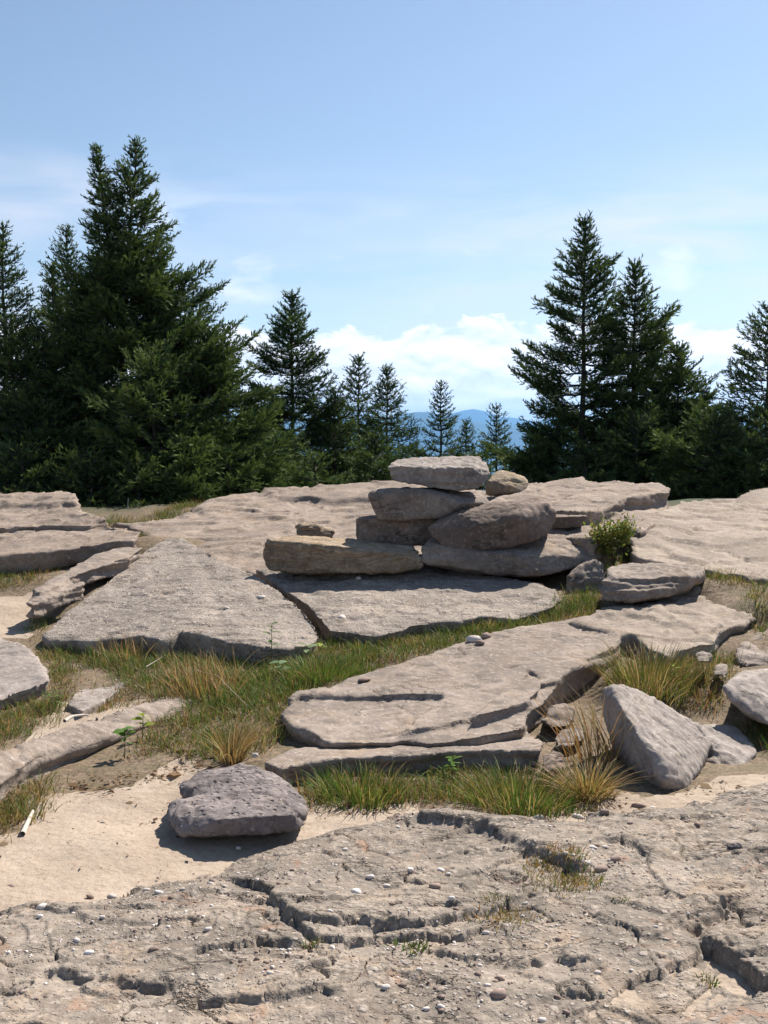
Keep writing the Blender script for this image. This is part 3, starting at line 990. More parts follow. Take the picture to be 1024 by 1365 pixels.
# --- right-hand boulders
o = boulder('boulder', [[(817, 914, 5.42), (844, 916, 5.58), (885, 938, 5.62), (929, 963, 5.62), (949, 990, 5.5), (939, 1010, 5.35), (927, 1031, 5.2), (913, 1051, 4.98), (888, 1041, 4.9), (885, 1014, 4.96), (851, 984, 5.06),
                         (828, 943, 5.22), (802, 917, 5.5), (807, 960, 5.45), (821, 1004, 5.35), (838, 1034, 5.25), (861, 1058, 5.1), (888, 1071, 4.98), (912, 1064, 4.98), (930, 1050, 5.4), (900, 1040, 5.7), (840, 1000, 5.7)]],
            M['grey'], 0.010, 3, big=(1.5, .015), mid=(6, .010), fine=(26, .004), seed=9)
tag(o, 'leaning grey boulder with sunlit right face and shaded left face at the right', 'boulder')
o = boulder('rock', [[(930, 966, 5.7), (950, 962, 5.9), (976, 967, 5.9), (999, 984, 5.8), (1009, 1004, 5.6), (993, 1030, 5.35), (959, 1040, 5.3), (928, 1040, 5.4), (950, 990, 5.5), (940, 970, 6.1), (1000, 1000, 6.1), (1000, 1034, 5.6)]],
            M['grey'], 0.012, 3, mid=(5, .014), strata=.02, seed=12)
tag(o, 'low grey rock tucked behind the right side of the leaning boulder', 'rock')
o = boulder('rock', [[(964, 916, 5.9), (972, 906, 6.0), (989, 896, 6.2), (1024, 893, 6.3), (1080, 900, 6.3), (1090, 960, 5.9), (1024, 967, 5.75), (996, 950, 5.8), (972, 930, 5.85), (990, 900, 6.6), (1080, 905, 6.6), (1085, 970, 6.2), (1000, 960, 6.2)]],
            M['grey'], 0.013, 3, mid=(5, .014), seed=15)
tag(o, 'grey rock cut by the right edge of the picture above the leaning boulder', 'rock')
o = boulder('rock', [[(985, 858, 7.3), (1010, 845, 7.5), (1080, 842, 7.6), (1090, 875, 7.1), (1024, 890, 6.95), (985, 888, 6.95), (975, 876, 7.1), (1000, 850, 7.8), (1080, 900, 7.2), (980, 895, 7.1)]],
            M['cairn'], 0.018, 3, mid=(4, .03), seed=19, strata=.02)
tag(o, 'rubbly grey rock at the right edge beside the rounded pale slab', 'rock')
for k, (pts, lab) in enumerate([
    ([(722, 962, 5.75), (735, 945, 5.9), (755, 938, 6.0), (765, 945, 5.95), (762, 966, 5.75), (740, 972, 5.7), (730, 950, 6.1), (762, 960, 6.1)], 'small dark stone wedged under the right end of the stepped middle slab'),
    ([(738, 985, 5.5), (750, 975, 5.6), (778, 972, 5.65), (780, 985, 5.5), (765, 996, 5.4), (742, 998, 5.4), (750, 975, 5.8), (778, 980, 5.8)], 'small pale-topped stone between the thin slab and the leaning boulder'),
    ([(720, 1010, 5.2), (735, 998, 5.3), (752, 1002, 5.3), (758, 1020, 5.15), (740, 1032, 5.1), (722, 1028, 5.1), (735, 1000, 5.5), (756, 1015, 5.4)], 'dark crumbling lump of soil and rock at the end of the thin slab'),
    ([(925, 872, 6.6), (940, 868, 6.7), (950, 872, 6.65), (946, 884, 6.5), (930, 884, 6.5), (935, 870, 6.8), (945, 878, 6.75)], 'small flat grey stone in dry grass beneath the rounded pale slab'),
    ([(950, 890, 6.6), (962, 884, 6.7), (972, 890, 6.6), (968, 904, 6.45), (952, 902, 6.45), (960, 888, 6.8)], 'small dark stone beside the rock at the right edge')]):
    o = boulder('stone', [pts], M['brown'] if k == 2 else M['cairn'], 0.009, 2, mid=(9, .010), fine=(30, .004), seed=50 + k)
    tag(o, lab, 'rock')

# --- left-hand slabs
o = slab('rock_slab', [
    ([(-120, 862), (-40, 852), (0, 851), (29, 857), (48, 874), (60, 890), (66, 905), (48, 913), (29, 919), (0, 930), (-60, 945), (-120, 950)], PS, 0.18, 0.05, 0)],
    M['grey'], 0.014, 3, mid=(4, .010), flake=.008, strata=.02, seed=23)
tag(o, 'pale grey slab cut by the left edge with dark front face', 'rock slab')
o = slab('rock_slab', [
    ([(88, 937), (100, 918), (112, 905), (140, 898), (161, 898), (168, 910), (150, 926), (128, 938), (108, 947)], PQ, 0.12, 0, 0)],
    M['grey'], 0.011, 3, mid=(5, .008), seed=27)
tag(o, 'small flat slab half buried in grass left below the triangular slab', 'rock slab')
o = slab('rock_slab', [
    ([(-60, 1022), (0, 1001), (49, 982), (122, 955), (195, 938), (240, 932), (272, 932), (240, 946), (193, 963), (148, 978), (90, 991), (45, 1009), (0, 1044), (-60, 1075)], PR, 0.26, -0.02, 0)],
    M['slab'], 0.012, 3, mid=(4, .010), flake=.008, strata=.02, seed=29)
tag(o, 'long narrow slab running from the left edge towards the grass', 'rock slab')
o = slab('rock_slab', [
    ([(168, 1050), (200, 1028), (232, 1008), (254, 1008), (262, 1016), (240, 1032), (222, 1046), (200, 1060), (176, 1064)], PU, 0.10, -0.02, 0),
    ([(130, 1062), (160, 1040), (195, 1026), (206, 1030), (180, 1050), (150, 1068)], PU, 0.10, -0.02, -0.015)],
    M['grey'], 0.010, 3, mid=(7, .014), flake=.012, seed=33)
tag(o, 'low rock strip half buried in sand behind the mauve boulder', 'rock')

# --- mauve boulder with an open notch in its left end
d0 = 4.24
o = boulder('boulder', [
    [(222, 1078, d0 + .25), (228, 1067, d0 + .28), (250, 1070, d0 + .2), (290, 1062, d0 + .25), (360, 1048, d0 + .36), (403, 1064, d0 + .30), (412, 1082, d0 + .2), (410, 1100, d0 + .12), (398, 1108, d0 + .06), (358, 1112, d0 + .02),
     (302, 1115, d0), (241, 1113, d0 + .02), (231, 1103, d0 + .06), (240, 1090, d0 + .08), (300, 1092, d0 - .02), (390, 1085, d0 + .04), (240, 1080, d0 + .55), (390, 1070, d0 + .6), (290, 1115, d0 + .18), (385, 1109, d0 + .20), (300, 1100, d0 + .4)],
    [(238, 1047, d0 + .45), (240, 1058, d0 + .40), (262, 1063, d0 + .34), (300, 1060, d0 + .26), (271, 1029, d0 + .55), (312, 1021, d0 + .62), (327, 1017, d0 + .64), (340, 1023, d0 + .62), (363, 1034, d0 + .58), (383, 1048, d0 + .52), (403, 1066, d0 + .36),
     (250, 1060, d0 + .75), (380, 1050, d0 + .8), (300, 1095, d0 + .3), (380, 1090, d0 + .35)]],
    M['mauve'], 0.0085, 5, big=(2, .012), mid=(9, .006), fine=(30, .004), seed=44)
tag(o, 'rounded mauve-grey pitted boulder lying on the sand in front', 'boulder')

# ------------------------------------------------------------------ foreground bedrock
us = np.linspace(-0.46, 0.46, 630)
ysb = np.geomspace(2.5, 5.35, 335)
U, Y = np.meshgrid(us, ysb)
bx, by = (U * Y).ravel(), Y.ravel()
p0 = np.stack([bx, by, np.zeros_like(bx)], -1)
wx = bx + fbm(p0, 9, 3, .6) * 0.012 + terrace(fbm(p0, 3.5, 2) * 4, .6) * .016
wy = by + fbm(p0, 9, 3, .6, off=31.0) * 0.012 + terrace(fbm(p0, 3.5, 2, .5, 31.) * 4, .6) * .016


def W(pts, z=0.02):
    q = PZ([p[0] for p in pts], [p[1] for p in pts], z)
    return [tuple(v[:2]) for v in q]


bed = fbm(p0, 0.8, 3) * 0.035 + fbm(p0 * np.array([1, 1.5, 1], np.float32), 2.8, 3, 0.45) * 0.013
t = fbm(p0, 1.1, 3, 0.45, 3.0) * 1.3 + by * 1.3 - bx * 0.7
bed += (terrace(t, 0.965) - t) * 0.016
t = fbm(p0, 2.6, 3, 0.5, 8.0) * 1.5 + by * 2.0 + bx * 1.6
bed += (terrace(t, 0.96) - t) * 0.007
bed += fbm(p0, 17, 3, 0.6) * 0.0026 + fbm(p0, 60, 2, 0.6) * 0.0010
ck_ = fbm(p0, 1.5, 4, .6, 12.0)
bed -= np.exp(-(ck_ / 0.014) ** 2) * 0.022
ck_ = fbm(p0 * np.array([1, 1.8, 1], np.float32), 2.3, 4, .6, 52.0)
bed -= np.exp(-(ck_ / 0.012) ** 2) * 0.012 * sstep(0, .3, fbm(p0, 1.2, 2, .5, 71.))
# broken ledges: (polyline, drop, reach below, rise above, reach above); the low side is to the right when walking the line
STEPS = [
    ([(550, 1085), (575, 1092), (610, 1096), (640, 1104), (668, 1120), (700, 1140), (742, 1158), (800, 1166)], .045, .16, .035, .30),
    ([(295, 1168), (322, 1180), (348, 1182), (366, 1192), (368, 1212), (380, 1232), (400, 1250), (440, 1252), (500, 1246), (560, 1240), (610, 1232), (650, 1215), (700, 1188)], .045, .10, .012, .3),
    ([(366, 1222), (385, 1245), (405, 1262), (420, 1275), (470, 1272), (520, 1260), (556, 1254), (590, 1262), (612, 1264), (650, 1240)], .05, .16, .0, .2),
    ([(250, 1284), (300, 1280), (330, 1272), (372, 1270), (404, 1276)], .035, .10, .012, .2),
    ([(565, 1275), (590, 1286), (625, 1292), (660, 1282), (690, 1276), (720, 1286)], .03, .10, .008, .2),
    ([(788, 1200), (820, 1210), (850, 1222), (890, 1228)], .02, .10, .008, .2),
    ([(905, 1246), (935, 1244), (958, 1232), (976, 1216), (985, 1214)], .055, .08, .01, .2),
    ([(925, 1266), (950, 1270), (966, 1285), (990, 1300), (1030, 1318)], .09, .12, .012, .2),
    ([(985, 1178), (1000, 1165), (1030, 1158)], .03, .08, .01, .2),
    ([(990, 1148), (1005, 1146), (1040, 1148)], .03, .08, .01, .2),
    ([(60, 1306), (110, 1312), (150, 1320), (210, 1326), (240, 1322)], .03, .10, .01, .2),
    ([(230, 1362), (270, 1354), (320, 1352), (345, 1356), (420, 1336), (460, 1340)], .03, .10, .01, .2),
    ([(735, 1280), (765, 1292), (800, 1290)], .025, .10, .01, .2),
    ([(740, 1316), (775, 1326), (800, 1332)], .03, .08, .01, .2),
    ([(500, 1300), (550, 1310), (600, 1318), (640, 1316)], .018, .08, .0, .2),
    ([(60, 1240), (110, 1252), (170, 1246), (240, 1238), (300, 1240)], .014, .12, .006, .2),
    ([(490, 1112), (520, 1118), (560, 1112)], .016, .06, .0, .2),
    ([(880, 1195), (910, 1205), (930, 1210)], .016, .06, .0, .2),
    ([(640, 1166), (690, 1172), (700, 1190)], .02, .08, .0, .2),
    ([(890, 1120), (930, 1105), (990, 1098), (1040, 1100)], .015, .12, .0, .2),
]
crease = np.zeros_like(bx)
for pts, drop, reach, rise, reach2 in STEPS:
    dk = .85 if drop > .08 else (.75 if pts[0][0] == 550 else .5)
    d, side, al = seg_dist(wx, wy, W(pts))
    tap = sstep(0, .10, al) * sstep(1, .90, al)
    sg = d * side
    kk = sstep(-0.045, 0.035, sg) if pts[0][0] == 550 else sstep(-0.012, 0.010, sg)
    h = (1 - kk) * -drop * dk * .62 * np.exp(-np.maximum(-sg, 0) / (reach * 2.8)) + kk * (rise * dk + drop * dk * .25) * np.exp(-np.maximum(sg, 0) / (reach2 * 1.3))
    h -= np.exp(-((sg + .006) / .010) ** 2) * drop * .25
    bed += h * tap * np.where(d < 1.2, 1, 0)
# sand-filled hollows stay just under the sand
base = zg(bx, by)
BEDPOLY = W([(-500, 1225), (0, 1205), (60, 1196), (130, 1190), (190, 1170), (240, 1152), (285, 1138), (330, 1120), (368, 1106), (410, 1094), (440, 1086), (500, 1083), (550, 1078), (620, 1078), (700, 1088), (760, 1092),
             (800, 1084), (850, 1082), (900, 1076), (940, 1062), (985, 1050), (1040, 1030), (1300, 1010), (1600, 1500), (-600, 1500)])
d, s_, _ = seg_dist(wx, wy, BEDPOLY, True)
ins = poly_inside(wx, wy, BEDPOLY)
sd = np.where(ins, d, -d)
bedz = base + 0.068 + bed
bedz = np.where(sd > 0, bedz - 0.05 * np.exp(-sd / 0.10), base - 0.02 - 0.5 * np.minimum(-sd, 0.25)) 
bm_bed = mesh_from('bedrock', np.stack([bx, by, bedz], -1), grid_faces(len(ysb), len(us)), 4)
bedo = new_obj('bedrock', bm_bed, M['bed'])
tag(bedo, kind='structure')
BEDZ = bedz.reshape(U.shape)


def bed_height(x, y):
    r_ = np.clip(np.log(y / ysb[0]) / np.log(ysb[-1] / ysb[0]) * (len(ysb) - 1), 0, len(ysb) - 1)
    c_ = np.clip((x / y - us[0]) / (us[-1] - us[0]) * (len(us) - 1), 0, len(us) - 1)
    return BEDZ[np.round(r_).astype(int), np.round(c_).astype(int)]


def surf(px, py):
    """a point on the foreground surface (bedrock or soil) under a pixel"""
    px, py = np.asarray(px, float), np.asarray(py, float)
    z = np.full(px.shape, 0.02)
    for _ in range(6):
        q = PZ(px, py, z)
        z = np.maximum(bed_height(q[..., 0], q[..., 1]), zg(q[..., 0], q[..., 1]))
    return PZ(px, py, z)


def on_rock(o, q):
    bpy.context.view_layer.update()
    g = bpy.context.evaluated_depsgraph_get()
    inv = o.matrix_world.inverted()
    hit, loc, _, _ = o.ray_cast(inv @ Vector((q[0], q[1], q[2] + 1.0)), Vector((0, 0, -1)), depsgraph=g)
    return float((o.matrix_world @ loc).z) if hit else float(q[2])


# loose pebbles: every larger one a thing, the small ones one mass
def pebble_mesh(seed, sub=2):
    bm = bmesh.new()
    bmesh.ops.create_icosphere(bm, subdivisions=sub, radius=1.0)
    co = np.array([v.co for v in bm.verts])
    rr = np.random.default_rng(seed)
    k = 1 + 0.22 * perlin(co * 1.3 + seed * 3.7) + 0.10 * perlin(co * 3.0 + seed)
    s = np.array([1.0, rr.uniform(.65, .9), rr.uniform(.45, .7)])
    for v, c, q in zip(bm.verts, co, k):
        v.co = Vector(tuple(c * q * s))
    me = bpy.data.meshes.new('pebble')
    bm.to_mesh(me)
    bm.free()
    me.polygons.foreach_set('use_smooth', np.ones(len(me.polygons), bool))
    return me


PM = [pebble_mesh(i) for i in range(6)]
PMP = [pebble_mesh(i + 20) for i in range(4)]
for m_ in PM:
    m_.materials.append(M['pebble'])
for m_ in PMP:
    m_.materials.append(M['pebble_pink'])
# (px, py, width px, pink, label)
PEB = [(57, 1210, 15, 0, 'largest white pebble, at the left corner of the bedrock by the sand'), (53, 1222, 8, 0, None), (195, 1187, 9, 0, None), (212, 1191, 13, 0, None), (243, 1186, 7, 0, None),
       (149, 1196, 12, 0, None), (120, 1196, 10, 1, None), (278, 1240, 11, 0, None), (119, 1271, 13, 0, 'long white pebble lying alone on the left of the bedrock'), (205, 1267, 14, 1, None), (14, 1183, 12, 1, None), (318, 1131, 7, 0, None),
       (475, 1190, 14, 0, None), (494, 1170, 10, 0, None), (515, 1182, 11, 0, None), (520, 1195, 8, 0, 'thin white shard standing out of the bedrock in the centre'), (547, 1160, 9, 0, None), (588, 1161, 10, 0, None), (597, 1166, 8, 0, None),
       (602, 1198, 9, 0, None), (648, 1244, 10, 0, None), (580, 1183, 16, 1, None), (514, 1317, 12, 0, None), (541, 1308, 7, 0, None), (536, 1315, 13, 1, None), (360, 1298, 9, 0, None), (588, 1330, 12, 1, None),
       (665, 1327, 22, 1, 'biggest pinkish pebble near the bottom of the bedrock'), (568, 1346, 10, 0, None), (588, 1343, 11, 0, None), (650, 1314, 9, 0, None), (667, 1306, 14, 1, None), (559, 1293, 8, 0, None),
       (819, 1147, 17, 1, None), (801, 1160, 18, 1, None), (782, 1151, 11, 0, None), (790, 1130, 8, 0, None), (806, 1130, 8, 0, None), (980, 1131, 22, 0, 'dark grey cobble resting on the smooth bedrock at the right'), (771, 1090, 15, 0, None),
       (790, 1087, 12, 1, None), (806, 1083, 12, 1, None), (852, 1076, 18, 1, 'flat stone in front of the shaded foot of the leaning boulder'), (718, 1092, 14, 0, None), (797, 1297, 9, 0, None), (874, 1236, 7, 0, None), (842, 1294, 6, 0, None),
       (743, 1330, 10, 1, None), (755, 1350, 10, 1, None), (723, 1361, 12, 0, None), (870, 1078, 9, 0, None), (930, 1100, 8, 1, None), (915, 1096, 7, 1, None), (840, 1098, 8, 1, None),
       (98, 1218, 6, 0, None), (137, 1223, 6, 0, None), (180, 1280, 6, 1, None), (330, 1190, 6, 0, None), (460, 1133, 7, 0, None), (530, 1103, 6, 0, None), (700, 1205, 8, 0, None), (440, 1215, 7, 0, None)]
for i, (px, py, wd, pink, lab) in enumerate(PEB):
    q = surf(px, py)
    r_ = wd / F * q[1] * 0.5
    me = (PMP[i % 4] if pink else PM[i % 6])
    if lab and 'cobble' in lab:
        me = me.copy()
        me.materials.clear()
        me.materials.append(M['mauve'])
    o = new_obj('pebble', me, loc=(q[0], q[1], q[2] + r_ * 0.18))
    sx = 1.0
    o.scale = (r_ * (1.15 if i != 15 else .5), r_, r_ * (1 if i != 15 else 2.2))
    o.rotation_euler = (random.uniform(-.3, .3), random.uniform(-.3, .3), random.uniform(-.5, .5))
    if lab:
        tag(o, lab, 'pebble', 'loose pebbles on the bedrock')
    elif pink:
        tag(o, 'small pinkish pebble lying loose on the foreground bedrock', 'pebble', 'loose pinkish pebbles on the bedrock')
    else:
        tag(o, 'small white pebble lying loose on the foreground bedrock', 'pebble', 'loose white pebbles on the bedrock')
# three small stones at the back edge of the stepped slab, a flake on it
for k, (px, py, wd, lab) in enumerate([(632, 862, 22, 'palest of the little stones at the back edge of the stepped slab'), (648, 856, 18, 'brown little stone at the back edge of the stepped slab, right of the palest'),
                                       (640, 867, 14, 'smallest dark stone at the back edge of the stepped slab'), (486, 914, 20, 'flat tan flake lying on the stepped slab'),
                                       (478, 773, 9, 'white pebble in the shade under the left cairn stone'), (340, 1008, 10, 'tiny pale stone at the left end of the thin slab')]):
    pl = PK if k < 4 else (PB if k == 4 else PL_)
    q = PP(pl, px, py)
    r_ = wd / F * q[1] * 0.5
    o = new_obj('small_stone', (PMP if k in (1, 2, 3) else PM)[k % 4], loc=(q[0], q[1], (on_rock(SLAB_K, q) if k < 4 else (on_rock(LEDGE_B, q) if k == 4 else q[2])) + r_ * .25))
    o.scale = (r_, r_, r_ * (1 if k != 3 else .45))
    o.rotation_euler = (0.1, 0, k * 1.3)
    tag(o, lab, 'pebble')

for k, (pl, px, py, wd, lab) in enumerate([(PA, 348, 794, 13, 'white quartz lump set in the right part of the triangular slab'), (PB, 456, 820, 15, 'white quartz lump set in the left part of the pebbly ledge'),
                                           (PA, 302, 812, 9, 'small pale lump set in the middle of the triangular slab')]):
    q = PP(pl, px, py)
    r_ = wd / F * q[1] * 0.5
    o = new_obj('quartz_lump', PM[k], loc=(q[0], q[1], on_rock(SLAB_A if pl is PA else LEDGE_B, q)))
    o.scale = (r_, r_, r_ * .8)
    o.rotation_euler = (0.1, 0, k * 1.3)
    tag(o, lab, 'pebble')

# gravel: thousands of grains set in the rock and on the sand
bmg = bmesh.new()
bmesh.ops.create_icosphere(bmg, subdivisions=1, radius=1.0)
ico_v = np.array([v.co for v in bmg.verts])
ico_f = np.array([[v.index for v in f.verts] for f in bmg.faces])
bmg.free()


def gravel(name, x, y, z, r, m, kind='stuff', label=None):
    n = len(x)
    a = rng.uniform(0, 6.28, n)
    s = np.stack([r, r * rng.uniform(.6, 1, n), r * rng.uniform(.4, .8, n)], -1)
    v = ico_v[None] * (1 + 0.25 * rng.normal(size=(n, len(ico_v), 1)).clip(-1, 1)) * s[:, None, :]
    ca, sa = np.cos(a)[:, None], np.sin(a)[:, None]
    vx = v[..., 0] * ca - v[..., 1] * sa + x[:, None]
    vy = v[..., 0] * sa + v[..., 1] * ca + y[:, None]
    vz = v[..., 2] + z[:, None]
    f = (ico_f[None] + (np.arange(n) * len(ico_v))[:, None, None]).reshape(-1)
    o = new_obj(name, mesh_from(name, np.stack([vx, vy, vz], -1).reshape(-1, 3), f, 3), m)
    tag(o, label, kind=kind)
    return o


n = 9000
yr = 2.6 * (5.2 / 2.6) ** rng.uniform(0, 1, n)
xr = rng.uniform(-.44, .44, n) * yr
dn = fbm(np.stack([xr, yr, np.zeros(n)], -1), 2.0, 2, off=5.)
keep = (dn + rng.normal(size=n) * .18 > 0.22)
xr, yr = xr[keep], yr[keep]
zb, zs = bed_height(xr, yr), zg(xr, yr)
onb = zb > zs
rr_ = np.exp(rng.normal(-5.5, .42, len(xr))).clip(.0025, .014)
half = rng.uniform(size=len(xr)) < .4
for nm, mask, mm, lab in (('pale_gravel', onb & half, M['pebble'], 'pale gravel grains set in the foreground bedrock'),
                          ('brown_gravel', onb & ~half, M['pebble_pink'], 'brown gravel grains set in the foreground bedrock'),
                          ('sand_grit', ~onb & (rng.uniform(size=len(xr)) < .5), M['pebble_pink'], 'scattered grit on the sand')):
    gravel(nm, xr[mask], yr[mask], np.maximum(zb, zs)[mask] + rr_[mask] * .1, rr_[mask] * (0.6 if nm == 'sand_grit' else 1), mm, 'stuff', lab)

# ------------------------------------------------------------------ grass
GREEN = np.array([(0.045, 0.085, 0.016), (0.068, 0.118, 0.022), (0.10, 0.15, 0.032)])
OLIVE = np.array([(0.085, 0.09, 0.022), (0.12, 0.115, 0.03), (0.16, 0.14, 0.045)])
STRAW = np.array([(0.28, 0.19, 0.085), (0.34, 0.25, 0.13), (0.22, 0.14, 0.065)])
RUST = np.array([(0.26, 0.13, 0.05), (0.33, 0.18, 0.08), (0.22, 0.12, 0.06)])


def top_z(x, y):
    z = zg(x, y)
    k = (y > 2.5) & (y < 5.3) & (np.abs(x / np.maximum(y, .1)) < .46)
    return np.where(k, np.maximum(z, bed_height(x, np.clip(y, 2.5, 5.3))), z)


def blades(bx_, by_, bz_, ht, lean, az_, width, col, bend=0.6):
    n = len(bx_)
    ca, sa = np.cos(az_), np.sin(az_)
    ts = np.array([0, .4, .75, 1.0])
    cx = lean[:, None] * (ts ** 1.0)[None] * 0.5 + (bend * lean)[:, None] * (ts ** 2.2)[None]
    hx = ht[:, None] * cx
    hz = ht[:, None] * (ts[None] - 0.35 * (np.abs(lean)[:, None]) * ts[None] ** 2)
    X = bx_[:, None] + hx * ca[:, None]
    Yv = by_[:, None] + hx * sa[:, None]
    Z = bz_[:, None] + hz
    ta = rng.uniform(0, 6.28, n)
    wx_, wy_ = np.cos(ta), np.sin(ta)
    wd = width[:, None] * np.array([1, .85, .55])[None]
    V = np.zeros((n, 7, 3))
    for k in range(3):
        V[:, 2 * k, 0] = X[:, k] - wd[:, k] * wx_
        V[:, 2 * k, 1] = Yv[:, k] - wd[:, k] * wy_
        V[:, 2 * k + 1, 0] = X[:, k] + wd[:, k] * wx_
        V[:, 2 * k + 1, 1] = Yv[:, k] + wd[:, k] * wy_
        V[:, 2 * k:2 * k + 2, 2] = Z[:, k, None]
    V[:, 6] = np.stack([X[:, 3], Yv[:, 3], Z[:, 3]], -1)
    f = np.array([[0, 1, 3], [0, 3, 2], [2, 3, 5], [2, 5, 4], [4, 5, 6]])
    Fc = (f[None] + (np.arange(n) * 7)[:, None, None]).reshape(-1)
    C = np.repeat(col[:, None, :], 7, 1)
    return V.reshape(-1, 3), Fc, C.reshape(-1, 3)


def sample_poly(poly, n):
    wp = ground_hit(np.array([p[0] for p in poly], float), np.array([p[1] for p in poly], float))[:, :2]
    lo, hi = wp.min(0), wp.max(0)
    area = 0.5 * abs(np.sum(wp[:, 0] * np.roll(wp[:, 1], -1) - wp[:, 1] * np.roll(wp[:, 0], -1)))
    out = []
    tot = 0
    while tot < n:
        q = rng.uniform(lo, hi, (n * 3 + 10, 2))
        q = q[poly_inside(q[:, 0], q[:, 1], [tuple(a) for a in wp])]
        out.append(q)
        tot += len(q)
        if len(q) == 0 and len(out) > 20:
            break
    return np.concatenate(out)[:n], area


def grass(name, label, poly, tufts, per, ht, mix, lean=0.5, wind=None, spread=0.05, kind='stuff', cat=None, width=.0022):
    """tufts: tussocks per square metre; mix: shares of green, olive, straw, rust"""
    _, area = sample_poly(poly, 4)
    nt_ = max(3, int(tufts * area * 1.25))
    c, _ = sample_poly(poly, nt_)
    n = nt_ * per
    ci_ = np.repeat(np.arange(nt_), per)
    off = rng.normal(size=(n, 2)) * spread
    x = c[ci_, 0] + off[:, 0]
    y = c[ci_, 1] + off[:, 1]
    z = top_z(x, y) - 0.008
    tsize = rng.uniform(.55, 1.2, nt_)[ci_]
    h = ht * tsize * rng.uniform(.45, 1.15, n)
    az_ = np.arctan2(off[:, 1], off[:, 0]) + rng.normal(size=n) * .7
    ln = np.abs(rng.normal(size=n)) * lean + .12
    if wind is not None:
        az_ = np.where(rng.uniform(size=n) < .55, wind + rng.normal(size=n) * .5, az_)
    mixp = np.array(mix, float)
    mixp /= mixp.sum()
    # each tuft leans to one kind of colour
    tk = rng.choice(4, nt_, p=mixp)
    kk = np.where(rng.uniform(size=n) < .6, tk[ci_], rng.choice(4, n, p=mixp))
    pal = np.stack([GREEN, OLIVE, STRAW, RUST])
    col = pal[kk, rng.integers(0, 3, n)] * rng.uniform(.9, 1.6, (n, 1))
    h = h * .72
    V, Fc, C = blades(x, y, z, h, ln, az_, width * rng.uniform(.7, 1.3, n), col)
    if ht > .08:
        k_ = int(n * .35)
        xy, _ = sample_poly(poly, k_)
        k_ = len(xy)
        c2 = np.stack([OLIVE, STRAW, RUST, STRAW * .6])[rng.integers(0, 4, k_), rng.integers(0, 3, k_)] * rng.uniform(.6, 1.1, (k_, 1))
        V2, F2, C2 = blades(xy[:, 0], xy[:, 1], top_z(xy[:, 0], xy[:, 1]) - .004, rng.uniform(.03, .07, k_), rng.uniform(.4, 1.3, k_), rng.uniform(0, 6.28, k_), np.full(k_, width), c2)
        F2 = F2 + len(V)
        V, Fc, C = np.concatenate([V, V2]), np.concatenate([Fc, F2]), np.concatenate([C, C2])
    ctr = V.mean(0)
    ctr[2] = V[:, 2].min()
    o = new_obj(name, mesh_from(name, V - ctr, Fc, 3, False, C), M['grass'], loc=tuple(ctr))
    tag(o, label, cat, None, kind)
    return o


grass('grass', 'long mixed grass under the front edge of the triangular slab', [(62, 860), (122, 868), (215, 880), (310, 882), (380, 884), (420, 874), (445, 895), (390, 925), (340, 945), (280, 938), (200, 932), (165, 912), (110, 885), (70, 872)],
      130, 34, .15, (7, 3, 1.4, .8), wind=2.6)
grass('grass', 'olive grass and straw between the long narrow slab and the mauve boulder', [(275, 936), (345, 940), (385, 945), (388, 968), (372, 995), (335, 1012), (270, 1010), (200, 1012), (165, 1015), (170, 990), (205, 965), (245, 948)],
      110, 34, .12, (5.5, 3.5, 2, .8))
grass('grass', 'green grass along the foot of the pebbly ledge', [(428, 862), (470, 852), (520, 852), (560, 845), (620, 838), (665, 832), (665, 848), (610, 862), (540, 885), (470, 905), (440, 920), (395, 928), (385, 940), (350, 935), (400, 895)],
      130, 34, .14, (6.5, 3.5, 1.3, .4))
grass('grass', 'bright green grass right of the pebbly ledge below the cairn', [(672, 838), (700, 832), (745, 815), (762, 796), (775, 780), (800, 790), (806, 808), (775, 825), (750, 834), (700, 846)], 130, 34, .15, (6, 4, 1, .3))
grass('grass', 'green and straw grass in front of the thin slab', [(405, 1062), (415, 1045), (470, 1040), (560, 1030), (640, 1022), (718, 1018), (760, 1050), (800, 1075), (790, 1090), (720, 1092), (650, 1082), (600, 1070), (540, 1068), (480, 1075), (420, 1078)],
      120, 34, .13, (6, 3.5, 1.6, .6))
grass('grass', 'dry grass between the leaning boulder and the rounded slab', [(835, 900), (870, 885), (905, 880), (960, 880), (985, 872), (970, 905), (955, 945), (930, 955), (890, 938), (850, 918)], 110, 32, .15, (2.5, 4, 3, 1))
grass('grass', 'green grass in the gap right of the cairn', [(815, 680), (835, 688), (842, 705), (842, 735), (850, 752), (815, 760), (800, 745), (800, 715)], 90, 30, .15, (6, 3, .6, .2))
grass('grass', 'grass strip under the front edge of the bedrock dome', [(925, 778), (960, 765), (1000, 768), (1030, 775), (1060, 800), (1050, 860), (1024, 855), (1005, 820), (1005, 785), (960, 778)], 90, 30, .13, (4, 4, 2, 1))
grass('grass', 'grass below the smooth left ledge', [(-40, 752), (0, 750), (60, 742), (100, 735), (140, 724), (185, 716), (190, 728), (150, 728), (120, 738), (85, 757), (45, 782), (0, 785), (-40, 790)], 80, 32, .13, (4, 4, 2, 1.5))
grass('grass', 'grass strip along the left edge of the triangular slab', [(60, 812), (85, 788), (115, 768), (160, 748), (150, 760), (110, 785), (75, 812), (52, 838), (62, 856), (40, 862), (36, 850)], 100, 30, .13, (5, 4, 1.5, .6))
grass('grass', 'grass in front of the pale slab at the left edge', [(45, 865), (80, 870), (100, 900), (95, 925), (78, 945), (95, 958), (50, 972), (0, 996), (-50, 1005), (-50, 970), (0, 955), (60, 930), (72, 905)], 120, 30, .12, (4, 4, 2, 1))
